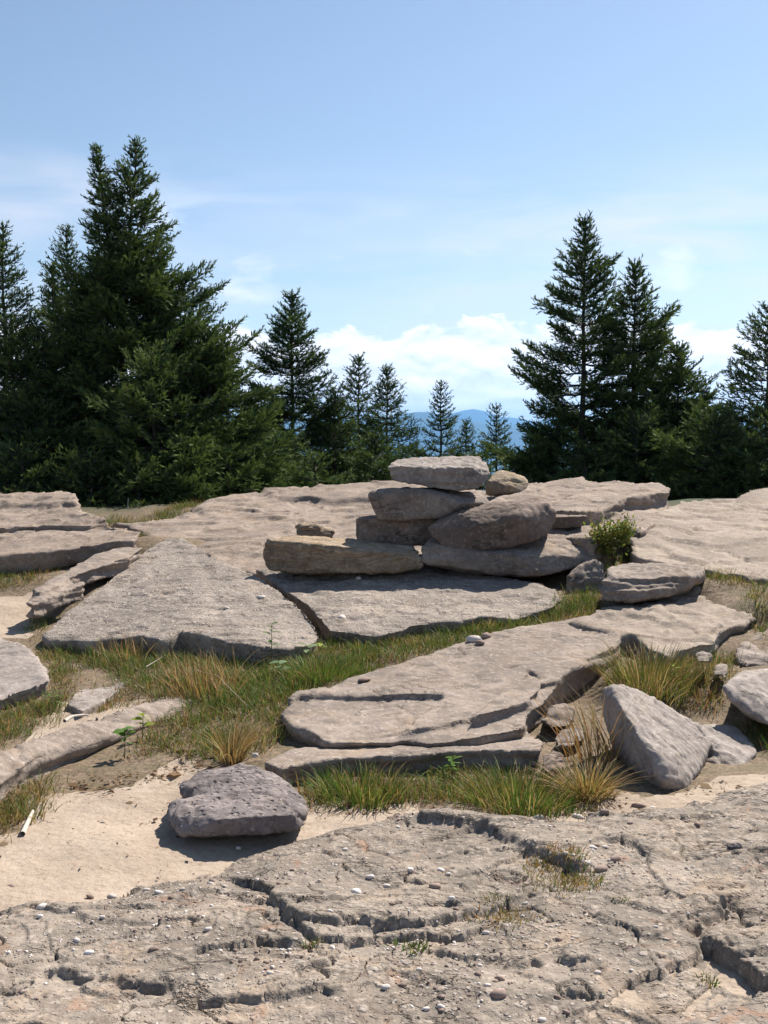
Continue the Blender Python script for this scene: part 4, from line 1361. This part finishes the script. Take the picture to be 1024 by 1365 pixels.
grass('grass', 'straw and green grass at the left edge by the sand', [(-60, 1050), (0, 1042), (40, 1028), (65, 1045), (55, 1070), (35, 1095), (0, 1115), (-60, 1120)], 160, 34, .11, (2.5, 4, 3, .6))
grass('grass', 'green grass at the right edge below the grey rock', [(985, 968), (1024, 962), (1060, 965), (1060, 1005), (1015, 1000), (1005, 985)], 120, 30, .12, (5, 4, 1, .4))
grass('grass', 'thin grass on the skyline gap below the tall twin spruce', [(125, 698), (150, 690), (180, 697), (215, 692), (262, 678), (262, 684), (215, 706), (210, 718), (190, 712), (150, 702)], 90, 26, .15, (6, 4, 2, 1))
grass('grass', 'grass around the slab half buried at left', [(110, 948), (150, 930), (172, 912), (200, 928), (240, 930), (195, 937), (130, 952)], 100, 26, .09, (3, 4, 2, 1))
grass('moss', 'dry mossy growth in a hollow of the foreground bedrock', [(700, 1180), (712, 1162), (750, 1158), (782, 1170), (790, 1190), (765, 1205), (720, 1205)], 520, 30, .055, (2, 3, 3, 1.5), spread=.03, width=.0018)
grass('moss', 'faded dry growth left of the mossy hollow', [(640, 1232), (660, 1212), (700, 1210), (715, 1225), (700, 1250), (655, 1252)], 420, 24, .045, (1, 2.5, 3.5, 1.5), spread=.03, width=.0018)
grass('grass', 'tiny green tuft in a crack of the foreground bedrock', [(525, 1272), (545, 1264), (562, 1272), (560, 1290), (535, 1292)], 500, 26, .05, (5, 4, 1, .3), spread=.015)
grass('grass', 'tiny tuft in the crack at the lower right', [(930, 1318), (945, 1308), (956, 1318), (945, 1335), (932, 1332)], 500, 26, .05, (5, 4, 1, .3), spread=.015)
grass('grass', 'small faded tuft under the reddish broken ledge', [(395, 1284), (420, 1276), (432, 1288), (415, 1298), (398, 1296)], 500, 22, .045, (3, 4, 2, .3), spread=.015)
grass('grass', 'small green tuft beside the mossy hollow', [(824, 1214), (834, 1210), (840, 1216), (834, 1224), (824, 1222)], 800, 20, .03, (5, 4, 1, .3), spread=.01)


def tussock(label, px, py, ht, n, mix, spread, wind=None, lean=.5, name='grass_tussock', width=.0022):
    q = ground_hit(np.array(float(px)), np.array(float(py)))
    a = rng.uniform(0, 6.28, n)
    rad = np.sqrt(rng.uniform(size=n)) * spread
    x = q[0] + rad * np.cos(a)
    y = q[1] + rad * np.sin(a)
    z = zg(x, y) - .01
    h = ht * rng.uniform(.5, 1.15, n)
    ln = (rad / spread) * lean * rng.uniform(.6, 1.6, n) + .08
    az_ = a + rng.normal(size=n) * .4
    if wind is not None:
        az_ = np.where(rng.uniform(size=n) < .6, wind + rng.normal(size=n) * .35, az_)
    p = np.array(mix, float) / sum(mix)
    kk = rng.choice(4, n, p=p)
    col = np.stack([GREEN, OLIVE, STRAW, RUST])[kk, rng.integers(0, 3, n)] * rng.uniform(1.0, 1.6, (n, 1))
    V, Fc, C = blades(x, y, z, h, ln, az_, width * rng.uniform(.7, 1.3, n), col)
    o = new_obj(name, mesh_from(name, V - q, Fc, 3, False, C), M['grass'], loc=tuple(q))
    tag(o, label, 'grass tuft')


tussock('tall olive and straw tussock growing over the right end of the stepped slab', 862, 915, .28, 700, (2.5, 3.5, 3.5, 1), .24, lean=.6)
tussock('straw-coloured drooping tussock left of the shaded foot of the leaning boulder', 782, 1062, .19, 500, (.6, 2, 5, 1.5), .09, lean=.9)
tussock('rust-red grass stalks leaning beside the upper end of the leaning boulder', 792, 1020, .46, 110, (.3, .6, 2, 5), .12, wind=2.4, lean=.55)
tussock('tall rusty seed stalks in front of the middle of the triangular slab', 275, 925, .30, 240, (.5, 1, 2.5, 4), .22, wind=2.2, lean=.6)
tussock('pale seed stalks in front of the left part of the triangular slab', 165, 880, .22, 130, (.3, 1, 5, 2), .22, wind=2.2, lean=.5)
tussock('bundle of dead straw behind the mauve boulder', 310, 1018, .26, 170, (0, .2, 6, 1), .04, wind=.9, lean=.7, name='straw_bundle', width=.003)
tussock('thick green tussock against the front of the thin slab near its right end', 690, 1068, .15, 700, (5, 3, 3, .5), .24, lean=.6)
tussock('green tussock against the front of the thin slab near its left end', 480, 1062, .14, 550, (5, 3, 2, .3), .20, lean=.6)
tussock('bright green tuft where the pebbly ledge meets the triangular slab', 425, 905, .17, 700, (6, 3, 1, .2), .20, lean=.6)


# ------------------------------------------------------------------ small plants and sticks
def tube_mesh(name, pts, r0, r1, sides=6):
    pts = np.array(pts, float)
    n = len(pts)
    V, Fc = [], []
    for i, p in enumerate(pts):
        t_ = pts[min(i + 1, n - 1)] - pts[max(i - 1, 0)]
        t_ /= np.linalg.norm(t_) + 1e-9
        a = np.cross(t_, [0.3, 0.9, 0.31])
        a /= np.linalg.norm(a)
        b = np.cross(t_, a)
        r_ = r0 + (r1 - r0) * i / (n - 1)
        for k in range(sides):
            g = 2 * math.pi * k / sides
            V.append(p + r_ * (math.cos(g) * a + math.sin(g) * b))
    for i in range(n - 1):
        for k in range(sides):
            k2 = (k + 1) % sides
            Fc += [i * sides + k, i * sides + k2, (i + 1) * sides + k2, (i + 1) * sides + k]
    return mesh_from(name, np.array(V), Fc, 4)


def leaf_mesh(ln, wd, col, fold=.25):
    ts = np.array([0, .2, .45, .7, .9, 1.0])
    ws = np.array([.08, .75, 1.0, .8, .35, .02]) * wd * .5
    V = []
    for t_, w_ in zip(ts, ws):
        zc = -.25 * ln * t_ * t_
        V += [(t_ * ln, -w_, zc + fold * w_), (t_ * ln, 0, zc), (t_ * ln, w_, zc + fold * w_)]
    Fc = []
    for i in range(5):
        for k in range(2):
            a = i * 3 + k
            Fc += [a, a + 1, a + 4, a + 3]
    c = np.tile(np.array(col), (len(V), 1)) * np.random.default_rng(3).uniform(.85, 1.15, (len(V), 1))
    return mesh_from('leaf', np.array(V), Fc, 4, True, c)


def leafy(label, px, py, hpx, leaves, ln, wd, col, lean=0.0, d=None, base=None):
    q = base if base is not None else ground_hit(np.array(float(px)), np.array(float(py)))
    h = hpx / F * q[1]
    root = empty('leafy_plant', tuple(q))
    tag(root, label, 'plant')
    pts = [(0, 0, 0), (lean * h * .3, 0.01, h * .4), (lean * h, 0.02, h)]
    new_obj('stem', tube_mesh('stem', pts, .0035, .0015, 5), M['stem'], root)
    lm = leaf_mesh(ln, wd, col)
    lm.materials.append(M['leaf'])
    for k in range(leaves):
        t_ = 0.45 + 0.55 * (k + 1) / leaves
        o_ = new_obj('leaf', lm, None, root, (lean * h * t_, .015, h * t_))
        o_.rotation_euler = (random.uniform(-.4, .4), random.uniform(-.6, .1), k * 2.4 + random.uniform(-.4, .4))
        s_ = random.uniform(.5, .9)
        o_.scale = (s_, s_, s_)


LG, YG, PG = (0.09, 0.17, 0.035), (0.24, 0.30, 0.05), (0.42, 0.48, 0.24)
leafy('green leafy sprig standing in front of the triangular slab', 362, 890, 58, 9, .09, .05, LG)
leafy('pale-leaved plant in the corner where ledge and triangular slab meet', 410, 885, 24, 5, .10, .06, (0.22, 0.30, 0.16))
leafy('yellow-green leaf pair beside the pale-leaved plant', 428, 876, 18, 3, .09, .045, YG)
leafy('low plant with pale leaves in shade under the triangular slab', 372, 905, 22, 5, .09, .055, (0.20, 0.28, 0.15))
leafy('leafy plant at the end of the long narrow slab with one pale leaf', 190, 985, 32, 8, .07, .05, YG)
leafy('leafy plant growing up the dark face of the long narrow slab', 166, 1012, 40, 9, .075, .05, LG)
leafy('small fern-like plant in front of the thin slab', 604, 1045, 36, 11, .07, .03, (0.11, 0.20, 0.04))
leafy('green plant beside the corner of the pale left slab', 70, 950, 30, 10, .10, .022, (0.12, 0.20, 0.06))
leafy('leafy weed in grass behind the right boulder', 900, 920, 34, 8, .06, .035, YG)


def bush(name, label, px, py, wpx, hpx, n, cols, leaf=.05):
    q = ground_hit(np.array(float(px)), np.array(float(py)))
    s_ = q[1] / F
    W_, H_ = wpx * s_ / 2, hpx * s_
    root = empty(name, tuple(q))
    tag(root, label, 'bush')
    Vs, Fs = [], []
    rr = np.random.default_rng(int(px))
    ends = []
    for k in range(14):
        a = rr.uniform(0, 6.28)
        e = np.array([math.cos(a) * W_ * rr.uniform(.3, .9), math.sin(a) * W_ * rr.uniform(.3, .9), H_ * rr.uniform(.5, .95)])
        me_ = tube_mesh('t', [(0, 0, 0), e * [.35, .35, .55], e], .006, .002, 4)
        ends.append(e)
        v = np.empty(len(me_.vertices) * 3, np.float32)
        me_.vertices.foreach_get('co', v)
        l_ = np.empty(len(me_.loops), np.int32)
        me_.loops.foreach_get('vertex_index', l_)
        Fs.append(l_ + sum(len(x_) for x_ in Vs))
        Vs.append(v.reshape(-1, 3))
        bpy.data.meshes.remove(me_)
    new_obj('stems', mesh_from('stems', np.concatenate(Vs), np.concatenate(Fs), 4), M['stem'], root)
    e = np.array(ends)[rr.integers(0, 14, n)]
    t_ = rr.uniform(.45, 1.05, (n, 1))
    c = e * np.concatenate([t_, t_, np.sqrt(t_)], 1) + rr.normal(size=(n, 3)) * [W_ * .13, W_ * .13, H_ * .10]
    c[:, 2] = np.maximum(c[:, 2], .02)
    ax = rr.normal(size=(n, 3)) + [0, 0, .25]
    ax /= np.linalg.norm(ax, axis=1)[:, None]
    sd_ = np.cross(ax, rr.normal(size=(n, 3)))
    sd_ /= np.linalg.norm(sd_, axis=1)[:, None]
    ll = leaf * rr.uniform(.7, 1.2, (n, 1))
    V = np.stack([c, c + ax * ll * .45 + sd_ * ll * .26, c + ax * ll, c + ax * ll * .45 - sd_ * ll * .26], 1).reshape(-1, 3)
    col = np.array(cols)[rr.integers(0, len(cols), n)] * rr.uniform(.75, 1.2, (n, 1))
    o_ = new_obj('foliage', mesh_from('foliage', V, np.arange(4 * n), 4, False, np.repeat(col, 4, 0)), M['leaf'], root)
    tag(o_, kind='stuff')


bush('leafy_bush', 'yellow-green leafy bush between the cairn and the bedrock dome', 818, 758, 74, 66, 1500, [(0.13, 0.17, 0.035), (0.19, 0.21, 0.045), (0.08, 0.12, 0.028), (0.20, 0.15, 0.05)], .040)
bush('leafy_bush', 'small green bush under the broken end of the skyline slab', 832, 708, 34, 28, 300, [(0.12, 0.18, 0.04), (0.19, 0.23, 0.06)], .05)


def stick(label, pts, r0, r1, name='stick', m='driftwood'):
    p = np.array(pts)
    o_ = new_obj(name, tube_mesh(name, p - p[0], r0, r1, 7), M[m], loc=tuple(p[0]))
    tag(o_, label, 'stick')


gh = lambda a, b, up=0.0: ground_hit(np.array(float(a)), np.array(float(b))) + [0, 0, up]
pq = lambda pl, a, b, up=.012: PP(pl, a, b) + [0, 0, up]
stick('short bleached stick lying by the long narrow slab', [pq(PR, 86, 964), pq(PR, 97, 958), pq(PR, 112, 956), pq(PR, 118, 957)], .010, .005)
stick('forked bleached branch below the rounded pale slab', [gh(905, 880, .02), gh(922, 868, .06), gh(940, 862, .07), gh(958, 864, .05)], .012, .006, 'driftwood_branch')
stick('bleached twig sticking up right of the forked branch', [gh(942, 884, .02), gh(950, 876, .07), gh(960, 872, .16)], .008, .003)
stick('pale twig on the sand beside the left-edge grass', [gh(30, 1115, .01), gh(38, 1100, .02), gh(44, 1090, .03)], .012, .006)
stick('dead upright twig below the tall twin spruce', [P(171, 696, 14.1), P(170, 682, 14.1), P(171, 664, 14.1)], .010, .004, 'dead_twig')
stick('long dry stalk lying across the grass in front of the triangular slab', [gh(258, 905, .06), gh(290, 922, .10), gh(330, 955, .06)], .0025, .001, 'dry_stalk', 'driftwood')
stick('pale stalk lying in the grass under the left of the triangular slab', [gh(195, 905, .08), gh(208, 899, .09), gh(216, 896, .10)], .003, .0015, 'dry_stalk', 'driftwood')


# ------------------------------------------------------------------ spruces
def needles_for(starts, dirs, lens, step, nl, nw, rg, tipcol, per=2):
    """needle fans along straight shoots"""
    cnt = np.maximum(1, (lens / step).astype(int))
    idx = np.repeat(np.arange(len(lens)), cnt)
    k = np.arange(len(idx)) - np.repeat(np.cumsum(cnt) - cnt, cnt)
    t_ = (k + rg.uniform(0, 1, len(idx))) / cnt[idx]
    p = starts[idx] + dirs[idx] * (lens[idx] * t_)[:, None]
    p[:, 2] -= 0.10 * lens[idx] * t_ * t_
    P_, A_, T_ = np.repeat(p, per, 0), np.repeat(dirs[idx], per, 0), np.repeat(t_, per)
    I_ = np.repeat(idx, per)
    n_ = len(P_)
    r_ = rg.normal(size=(n_, 3))
    r_[:, 2] = np.abs(r_[:, 2]) * .5 + .2 * r_[:, 2]
    r_ -= A_ * np.sum(r_ * A_, 1)[:, None]
    r_ /= np.linalg.norm(r_, axis=1)[:, None] + 1e-9
    ln = nl * rg.uniform(.7, 1.25, n_) * (1 - .35 * T_)
    tip = P_ + (A_ * .86 + r_ * .50) * ln[:, None]
    w_ = nw * rg.uniform(.7, 1.2, n_)
    q_ = A_ * w_[:, None]
    V = np.stack([P_ - q_ + r_ * .006, P_ + q_, tip], 1).reshape(-1, 3)
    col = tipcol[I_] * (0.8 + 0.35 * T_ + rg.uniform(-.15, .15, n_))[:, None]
    return V, np.repeat(col, 3, 0)


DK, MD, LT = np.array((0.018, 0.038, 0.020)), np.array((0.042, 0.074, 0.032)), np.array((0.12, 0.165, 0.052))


def stem_shoots(base, top, rb, rg, prof, low, whorl, asym, dens, light, out, limbs, ex=0.0):
    """shoots of one leader: whorled boughs, side shoots, a spire at the top"""
    base, top = np.array(base), np.array(top)
    H = top[2] - base[2]
    # spire
    out.append((top - (top - base) / H * 0.40, np.array((top - base) / H), .52, .7))
    ph1, ph2 = rg.uniform(0, 6.28, 2)
    z = 0.10
    while z < H * (1 - low):
        t_ = z / H
        c = base + (top - base) * (1 - t_)
        rad = 1.12 * rb * (t_ ** prof)
        nb = 5 if z < .5 else rg.integers(5, 8)
        a0 = rg.uniform(0, 6.28)
        wj = rg.uniform(.84, 1.12)
        for b in range(nb):
            a = a0 + 6.283 * b / nb + rg.normal() * .22
            Lb = rad * wj * rg.uniform(.74, 1.16) * (.55 + .45 * min(1, z / .9)) + .06
            if rg.uniform() < .09:
                Lb *= rg.uniform(.3, .6)
            Lb *= 1 + .24 * math.sin(2 * a + ph1 + z * 1.7) * math.sin(z * 2.3 + ph2) + .10 * math.sin(a + ph2)
            if rg.uniform() < .05:
                Lb *= 1.25
            Lb *= 1 + asym[0] * math.cos(a - asym[1])
            ang = R(38) * (1 - t_) ** 2.2 + R(9) - R(15) * t_ + rg.normal() * .09
            hd = np.array([math.cos(a), math.sin(a), 0])
            curve = .20 + .22 * t_
            nseg = max(2, int(Lb / .13))
            s_ = np.linspace(0, 1, nseg + 1)
            zz = Lb * (math.tan(ang) * s_ - .30 * t_ * np.sin(s_ * 2.6) * .55 + curve * s_ ** 2.6 * .55)
            pts = c + hd * (Lb * s_)[:, None] + np.array([0, 0, 1.0]) * zz[:, None]
            limbs.append((pts, .012 + .012 * Lb))
            side = np.array([-hd[1], hd[0], 0])
            roll = rg.normal() * .25
            # needles along the bough itself
            for i in range(nseg):
                if s_[i] < .18 and Lb > .5:
                    continue
                dv = pts[i + 1] - pts[i]
                ln = np.linalg.norm(dv)
                out.append((pts[i], dv / ln, ln, s_[i]))
            # side shoots
            m_ = max(3, int(Lb / (.062 / dens)))
            ss = np.linspace(.12 if Lb < .6 else .22, .98, m_)
            for j, s1 in enumerate(ss):
                f = s1 * nseg
                i = min(int(f), nseg - 1)
                p0_ = pts[i] + (pts[i + 1] - pts[i]) * (f - i)
                ax = pts[i + 1] - pts[i]
                ax = ax / np.linalg.norm(ax)
                sg = 1 if j % 2 else -1
                ln = min(.08 + .36 * Lb, (1 - s1) * Lb * .70 + .08) * rg.uniform(.65, 1.2)
                an = R(40) + rg.normal() * .13
                lat = side * sg * math.cos(roll) + np.array([0, 0, 1]) * (math.sin(roll) * sg + .12 + rg.normal() * .14)
                dv = ax * math.cos(an) + lat * math.sin(an)
                dv /= np.linalg.norm(dv)
                out.append((p0_, dv, ln, s1))
                if ln > .17:
                    k2 = int(ln / .085)
                    for q_ in range(1, k2 + 1):
                        u_ = q_ / (k2 + .6)
                        sg2 = 1 if q_ % 2 else -1
                        l2 = (1 - u_) * ln * .6 + .045
                        pr = np.cross(dv, lat + [0, 0, .8])
                        pr /= np.linalg.norm(pr) + 1e-9
                        d2 = dv * .72 + pr * .69 * sg2 + np.array([0, 0, .08])
                        d2 /= np.linalg.norm(d2)
                        out.append((p0_ + dv * ln * u_, d2, l2, max(s1, .4 + .6 * u_)))
        z += (.095 + .070 * min(1, z / 2.0)) * whorl * rg.uniform(.8, 1.25)


def spruce(label, px, py, d, zbase, rb, seed, prof=.8, low=.04, whorl=1.0, asym=(0, 0), dens=1.0, light=.25, leaders=None, bx_=None, step=.027, group='spruces behind the rock ridge', per=2, nl=.092, nw=.023, name='spruce_tree', cat='tree'):
    rg = np.random.default_rng(seed)
    top = P(px, py, d)
    base = np.array([P(bx_ if bx_ is not None else px, py, d)[0], d, zbase])
    out, limbs = [], []
    trunks = []
    if leaders:
        j, tops = leaders
        mid = P(j[0], j[1], d)
        stem_shoots(base, mid, rb, rg, prof, low, whorl, asym, dens, light, out, limbs)
        trunks.append((base, mid, .02 + .014 * (mid[2] - base[2])))
        for (tx, ty, lf, lr, dd) in tops:
            tp = P(tx, ty, d + dd)
            b0 = base + (mid - base) * lf
            stem_shoots(b0, tp, lr, rg, 1.0, .03, whorl * .95, (0, 0), dens, light, out, limbs)
            trunks.append((b0, tp, .015 + .010 * (tp[2] - b0[2])))
    else:
        stem_shoots(base, top, rb, rg, prof, low, whorl, asym, dens, light, out, limbs)
        trunks.append((base, top, .015 + .011 * (top[2] - base[2])))
    st = np.array([o_[0] for o_ in out]) - base
    di = np.array([o_[1] for o_ in out])
    ln = np.array([o_[2] for o_ in out])
    so = np.array([o_[3] for o_ in out])
    tone = rg.normal(size=len(out)) * .25 + so * .62 + light + .05  # new growth pales the tips; light paints sunlit boughs into the needle colour
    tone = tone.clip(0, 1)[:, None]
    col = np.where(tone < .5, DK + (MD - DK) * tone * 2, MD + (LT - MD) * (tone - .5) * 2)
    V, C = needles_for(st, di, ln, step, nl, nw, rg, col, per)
    root = empty(name, tuple(base))
    tag(root, label, cat, group)
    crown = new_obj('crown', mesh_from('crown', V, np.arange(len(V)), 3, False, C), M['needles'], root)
    # trunk(s) and boughs
    Vs, Fs, nv = [], [], 0
    rings = []
    for b0, tp, r0 in trunks:
        n_ = 9
        pts = [b0 + (tp - b0) * (i / (n_ - 1)) + np.array([math.sin(i * 1.7 + seed) * .012, math.cos(i * 1.3 + seed) * .012, 0]) for i in range(n_)]
        pts[0] = pts[0] - np.array([0, 0, .25 if b0 is base else 0])
        rings.append((np.array(pts), r0, .006, 7))
    for pts, r0 in limbs:
        rings.append((pts, r0 * .6, .003, 3))
    for pts, r0, r1, sd_ in rings:
        pts = pts - base
        n_ = len(pts)
        tg = np.gradient(pts, axis=0)
        tg /= np.linalg.norm(tg, axis=1)[:, None] + 1e-9
        a = np.cross(tg, [.31, .2, .93] if abs(tg[0, 2]) < .8 else [.9, .3, .1])
        a /= np.linalg.norm(a, axis=1)[:, None] + 1e-9
        b = np.cross(tg, a)
        rad = (r0 + (r1 - r0) * np.linspace(0, 1, n_))[:, None, None]
        g = np.arange(sd_) * 2 * math.pi / sd_
        ring = pts[:, None, :] + rad * (np.cos(g)[None, :, None] * a[:, None, :] + np.sin(g)[None, :, None] * b[:, None, :])
        i = np.arange(n_ - 1)[:, None] * sd_
        k = np.arange(sd_)[None]
        k2 = (k + 1) % sd_
        Fs.append((np.stack([i + k, i + k2, i + sd_ + k2, i + sd_ + k], -1) + nv).reshape(-1))
        Vs.append(ring.reshape(-1, 3))
        nv += n_ * sd_
    new_obj('trunk', mesh_from('trunk', np.concatenate(Vs), np.concatenate(Fs), 4), M['bark'], root)
    return len(V) // 3


tri = 0
# left group
tri += spruce('tall spruce cut by the left edge of the picture', 3, 300, 19.5, .6, 1.35, 101, .85, whorl=1.1, dens=.8, step=.041)
tri += spruce('slender pointed spruce left of the tall twin-topped spruce', 88, 303, 20.0, .6, 1.15, 102, .85, dens=.8, step=.041)
tri += spruce('tallest spruce, with twin tops, in the left group', 160, 190, 17.6, .7, 2.1, 103, .66, dens=.8, step=.033, asym=(.10, 0),
              leaders=((158, 330), [(128, 196, .62, .62, .0), (182, 188, .55, 1.30, -.15)]))
tri += spruce('broad leaning spruce on the right flank of the twin-topped spruce', 278, 440, 16.8, .7, 1.40, 104, .78, dens=.95, step=.030, asym=(.10, .2), whorl=.85)
tri += spruce('wide low spruce with sunlit boughs in front of the twin-topped spruce', 205, 470, 15.9, .72, 1.35, 105, .60, dens=.8, light=.36, step=.037)
tri += spruce('dense low spruce in front of the slender pointed spruce', 95, 432, 17.0, .7, 1.25, 106, .60, dens=.8, step=.041, light=.2)
tri += spruce('dark bushy spruce low at the left edge', 15, 425, 16.8, .7, 1.15, 107, .62, dens=.8, step=.041, light=.18)
tri += spruce('low spruce at the far left of the ridge behind the layered ledge', 48, 540, 16.0, .75, 1.1, 117, .55, dens=.8, step=.041, light=.16)
tri += spruce('thin young spruce leader rising beside the slender pointed spruce', 70, 352, 19.0, .6, .55, 118, .9, dens=.8, step=.04)
# centre
tri += spruce('tallest spruce of the middle group, a regular pointed cone', 389, 392, 22.0, .25, 1.30, 108, .80, dens=1.0, step=.030, light=.2)
tri += spruce('second spruce of the middle group with open upper boughs', 478, 476, 23.0, .2, .95, 109, .78, dens=.85, step=.042, whorl=1.15)
tri += spruce('narrow spruce at the right of the middle group', 516, 490, 24.0, .1, .88, 110, .72, dens=.85, step=.04)
tri += spruce('low spruce between the two left spruces of the middle group', 446, 520, 21.5, .3, .80, 111, .62, dens=.85, step=.04)
tri += spruce('low spruce between the left group and the middle group', 338, 548, 19.0, .5, .95, 112, .55, dens=.85, step=.041, light=.32)
tri += spruce('small slim spruce standing against the blue mountains', 588, 510, 27.0, -.2, .75, 113, .80, dens=.85, step=.046)
tri += spruce('tiny spruce just right of the slim one against the mountains', 622, 561, 26.0, -.2, .62, 114, .70, dens=.85, step=.046)
tri += spruce('small rounded spruce standing alone against the mountains', 662, 541, 27.5, -.3, .60, 115, .62, dens=.85, step=.046)
tri += spruce('sunlit young spruce on the ridge right of the left group', 305, 600, 15.6, .75, .72, 119, .5, dens=.85, light=.5, step=.037)
tri += spruce('sunlit young spruce on the ridge below the middle group', 420, 612, 16.5, .72, .75, 120, .5, dens=.85, light=.45, step=.037)
# right group
tri += spruce('tallest spruce of the right group with a long bare spire', 780, 293, 18.2, .65, 1.22, 121, .85, dens=.9, step=.030, whorl=1.0, asym=(.12, 3.1))
tri += spruce('second spruce of the right group with spread top boughs', 847, 350, 18.6, .65, 1.35, 122, .80, dens=.9, step=.030, light=.28)
tri += spruce('bushy lower spruce on the right side of the right group', 905, 462, 18.2, .65, 1.15, 123, .75, dens=.9, step=.030, light=.36, whorl=.85)
tri += spruce('spruce cut by the right edge of the picture', 1026, 410, 17.2, .7, 1.15, 124, .72, dens=.85, step=.037, whorl=1.1)
tri += spruce('low spruce on the left foot of the right group', 742, 560, 17.6, .65, .62, 125, .55, dens=.85, step=.041)
tri += spruce('wide low spruce in front between right group and right edge', 955, 560, 16.4, .72, 1.05, 126, .5, dens=.85, step=.037, light=.34)
tri += spruce('low dark spruce in front of the right group', 850, 560, 16.8, .7, 1.0, 127, .5, dens=.85, step=.035, light=.22)
tri += spruce('low spruce at the right edge behind the bedrock dome', 1030, 560, 15.8, .75, .9, 128, .5, dens=.85, step=.035, light=.3)
# scrub along the ridge
for k, (px, py, d, rb, lab) in enumerate([(556, 598, 21, .6, 'spruce scrub below the slim spruce left of the cairn top'), (640, 606, 20, .6, 'spruce scrub right behind the top of the cairn'), (704, 602, 18.5, .55, 'spruce scrub at the left foot of the right group'),
                                          (500, 580, 20, .8, 'dark spruce scrub at the foot of the narrow middle spruce'), (380, 585, 18.5, .85, 'dark spruce scrub at the foot of the middle group'), (606, 604, 23, .55, 'spruce scrub farther back under the tiny spruce'), (780, 600, 16.6, .7, 'spruce scrub behind the skyline slab'),
                                          (250, 590, 15.4, .8, 'low sunlit spruce scrub in front of the left group'), (185, 618, 14.9, .75, 'low dark spruce scrub in the gap of the ridge below the twin-topped spruce'), (120, 610, 14.9, .8, 'spruce scrub just behind the broken corner of the layered left ledge'), (30, 600, 14.9, .8, 'spruce scrub behind the layered left ledge by the picture edge')]):
    tri += spruce(lab, px, py, d, .55 if d < 19 else .1, rb, 200 + k, .42, whorl=.95, dens=.85, light=.3, step=.04, name='spruce_shrub', cat='shrub', group='spruce scrub along the ridge')
for k, (px, py, d) in enumerate([(20, 520, 23), (130, 500, 22), (230, 545, 22), (300, 560, 21), (350, 575, 24), (420, 560, 25), (455, 575, 26), (500, 570, 28), (770, 540, 22), (820, 540, 23), (880, 540, 22), (940, 545, 21), (985, 555, 20), (1010, 540, 22)]):
    tri += spruce('dark spruce filling the gap behind the front row of spruces', px, py, d, .2 if d < 23 else -.2, .95, 300 + k, .55, whorl=1.4, dens=.65, light=.15, step=.06, group='spruces standing behind the front row')


def litter(label, polys, n, cols, size):
    xs = []
    for p_ in polys:
        xs.append(sample_poly(p_, n)[0])
    q = np.concatenate(xs)
    n_ = len(q)
    z = np.maximum(zg(q[:, 0], q[:, 1]), np.where((q[:, 1] > 2.5) & (q[:, 1] < 5.3) & (np.abs(q[:, 0] / q[:, 1]) < .46), bed_height(q[:, 0], q[:, 1].clip(2.5, 5.3)), -9)) + .006
    a = rng.uniform(0, 6.28, n_)
    s_ = size * np.exp(rng.normal(size=n_) * .5)
    e1 = np.stack([np.cos(a), np.sin(a), rng.normal(size=n_) * .25], -1) * s_[:, None]
    e2 = np.stack([-np.sin(a), np.cos(a), rng.normal(size=n_) * .35], -1) * (s_ * rng.uniform(.15, .6, n_))[:, None]
    c = np.stack([q[:, 0], q[:, 1], z], -1)
    V = np.stack([c - e1, c + e2, c + e1, c - e2], 1).reshape(-1, 3)
    col = np.array(cols)[rng.integers(0, len(cols), n_)] * rng.uniform(.7, 1.2, (n_, 1))
    o_ = new_obj('leaf_litter', mesh_from('leaf_litter', V, np.arange(4 * n_), 4, False, np.repeat(col, 4, 0)), M['leaf'])
    tag(o_, label, kind='stuff')


BR = [(.16, .09, .05), (.22, .14, .08), (.10, .06, .04), (.30, .22, .14)]
litter('dead leaves and bark bits on the sand left of the mauve boulder', [[(0, 1120), (60, 1060), (240, 1010), (330, 1060), (420, 1090), (240, 1150), (0, 1190)]], 130, BR, .008)
litter('dry leaf litter between the low rock strip and the grass', [[(90, 1050), (150, 1010), (260, 985), (330, 1010), (260, 1030), (130, 1065)]], 500, BR, .011)
litter('dry litter under the grasses by the leaning boulder', [[(400, 1080), (560, 1060), (700, 1080), (800, 1060), (960, 1040), (1000, 1050), (850, 1085), (700, 1095), (560, 1078), (420, 1095)]], 500, BR, .010)
litter('dry litter around the tussocks at the right', [[(830, 900), (880, 880), (985, 870), (1010, 900), (960, 950), (880, 940)]], 350, BR, .011)
print('needle triangles', tri, 'total', sum(len(o_.data.loop_triangles) or len(o_.data.polygons) for o_ in bpy.data.objects if o_.type == 'MESH'))
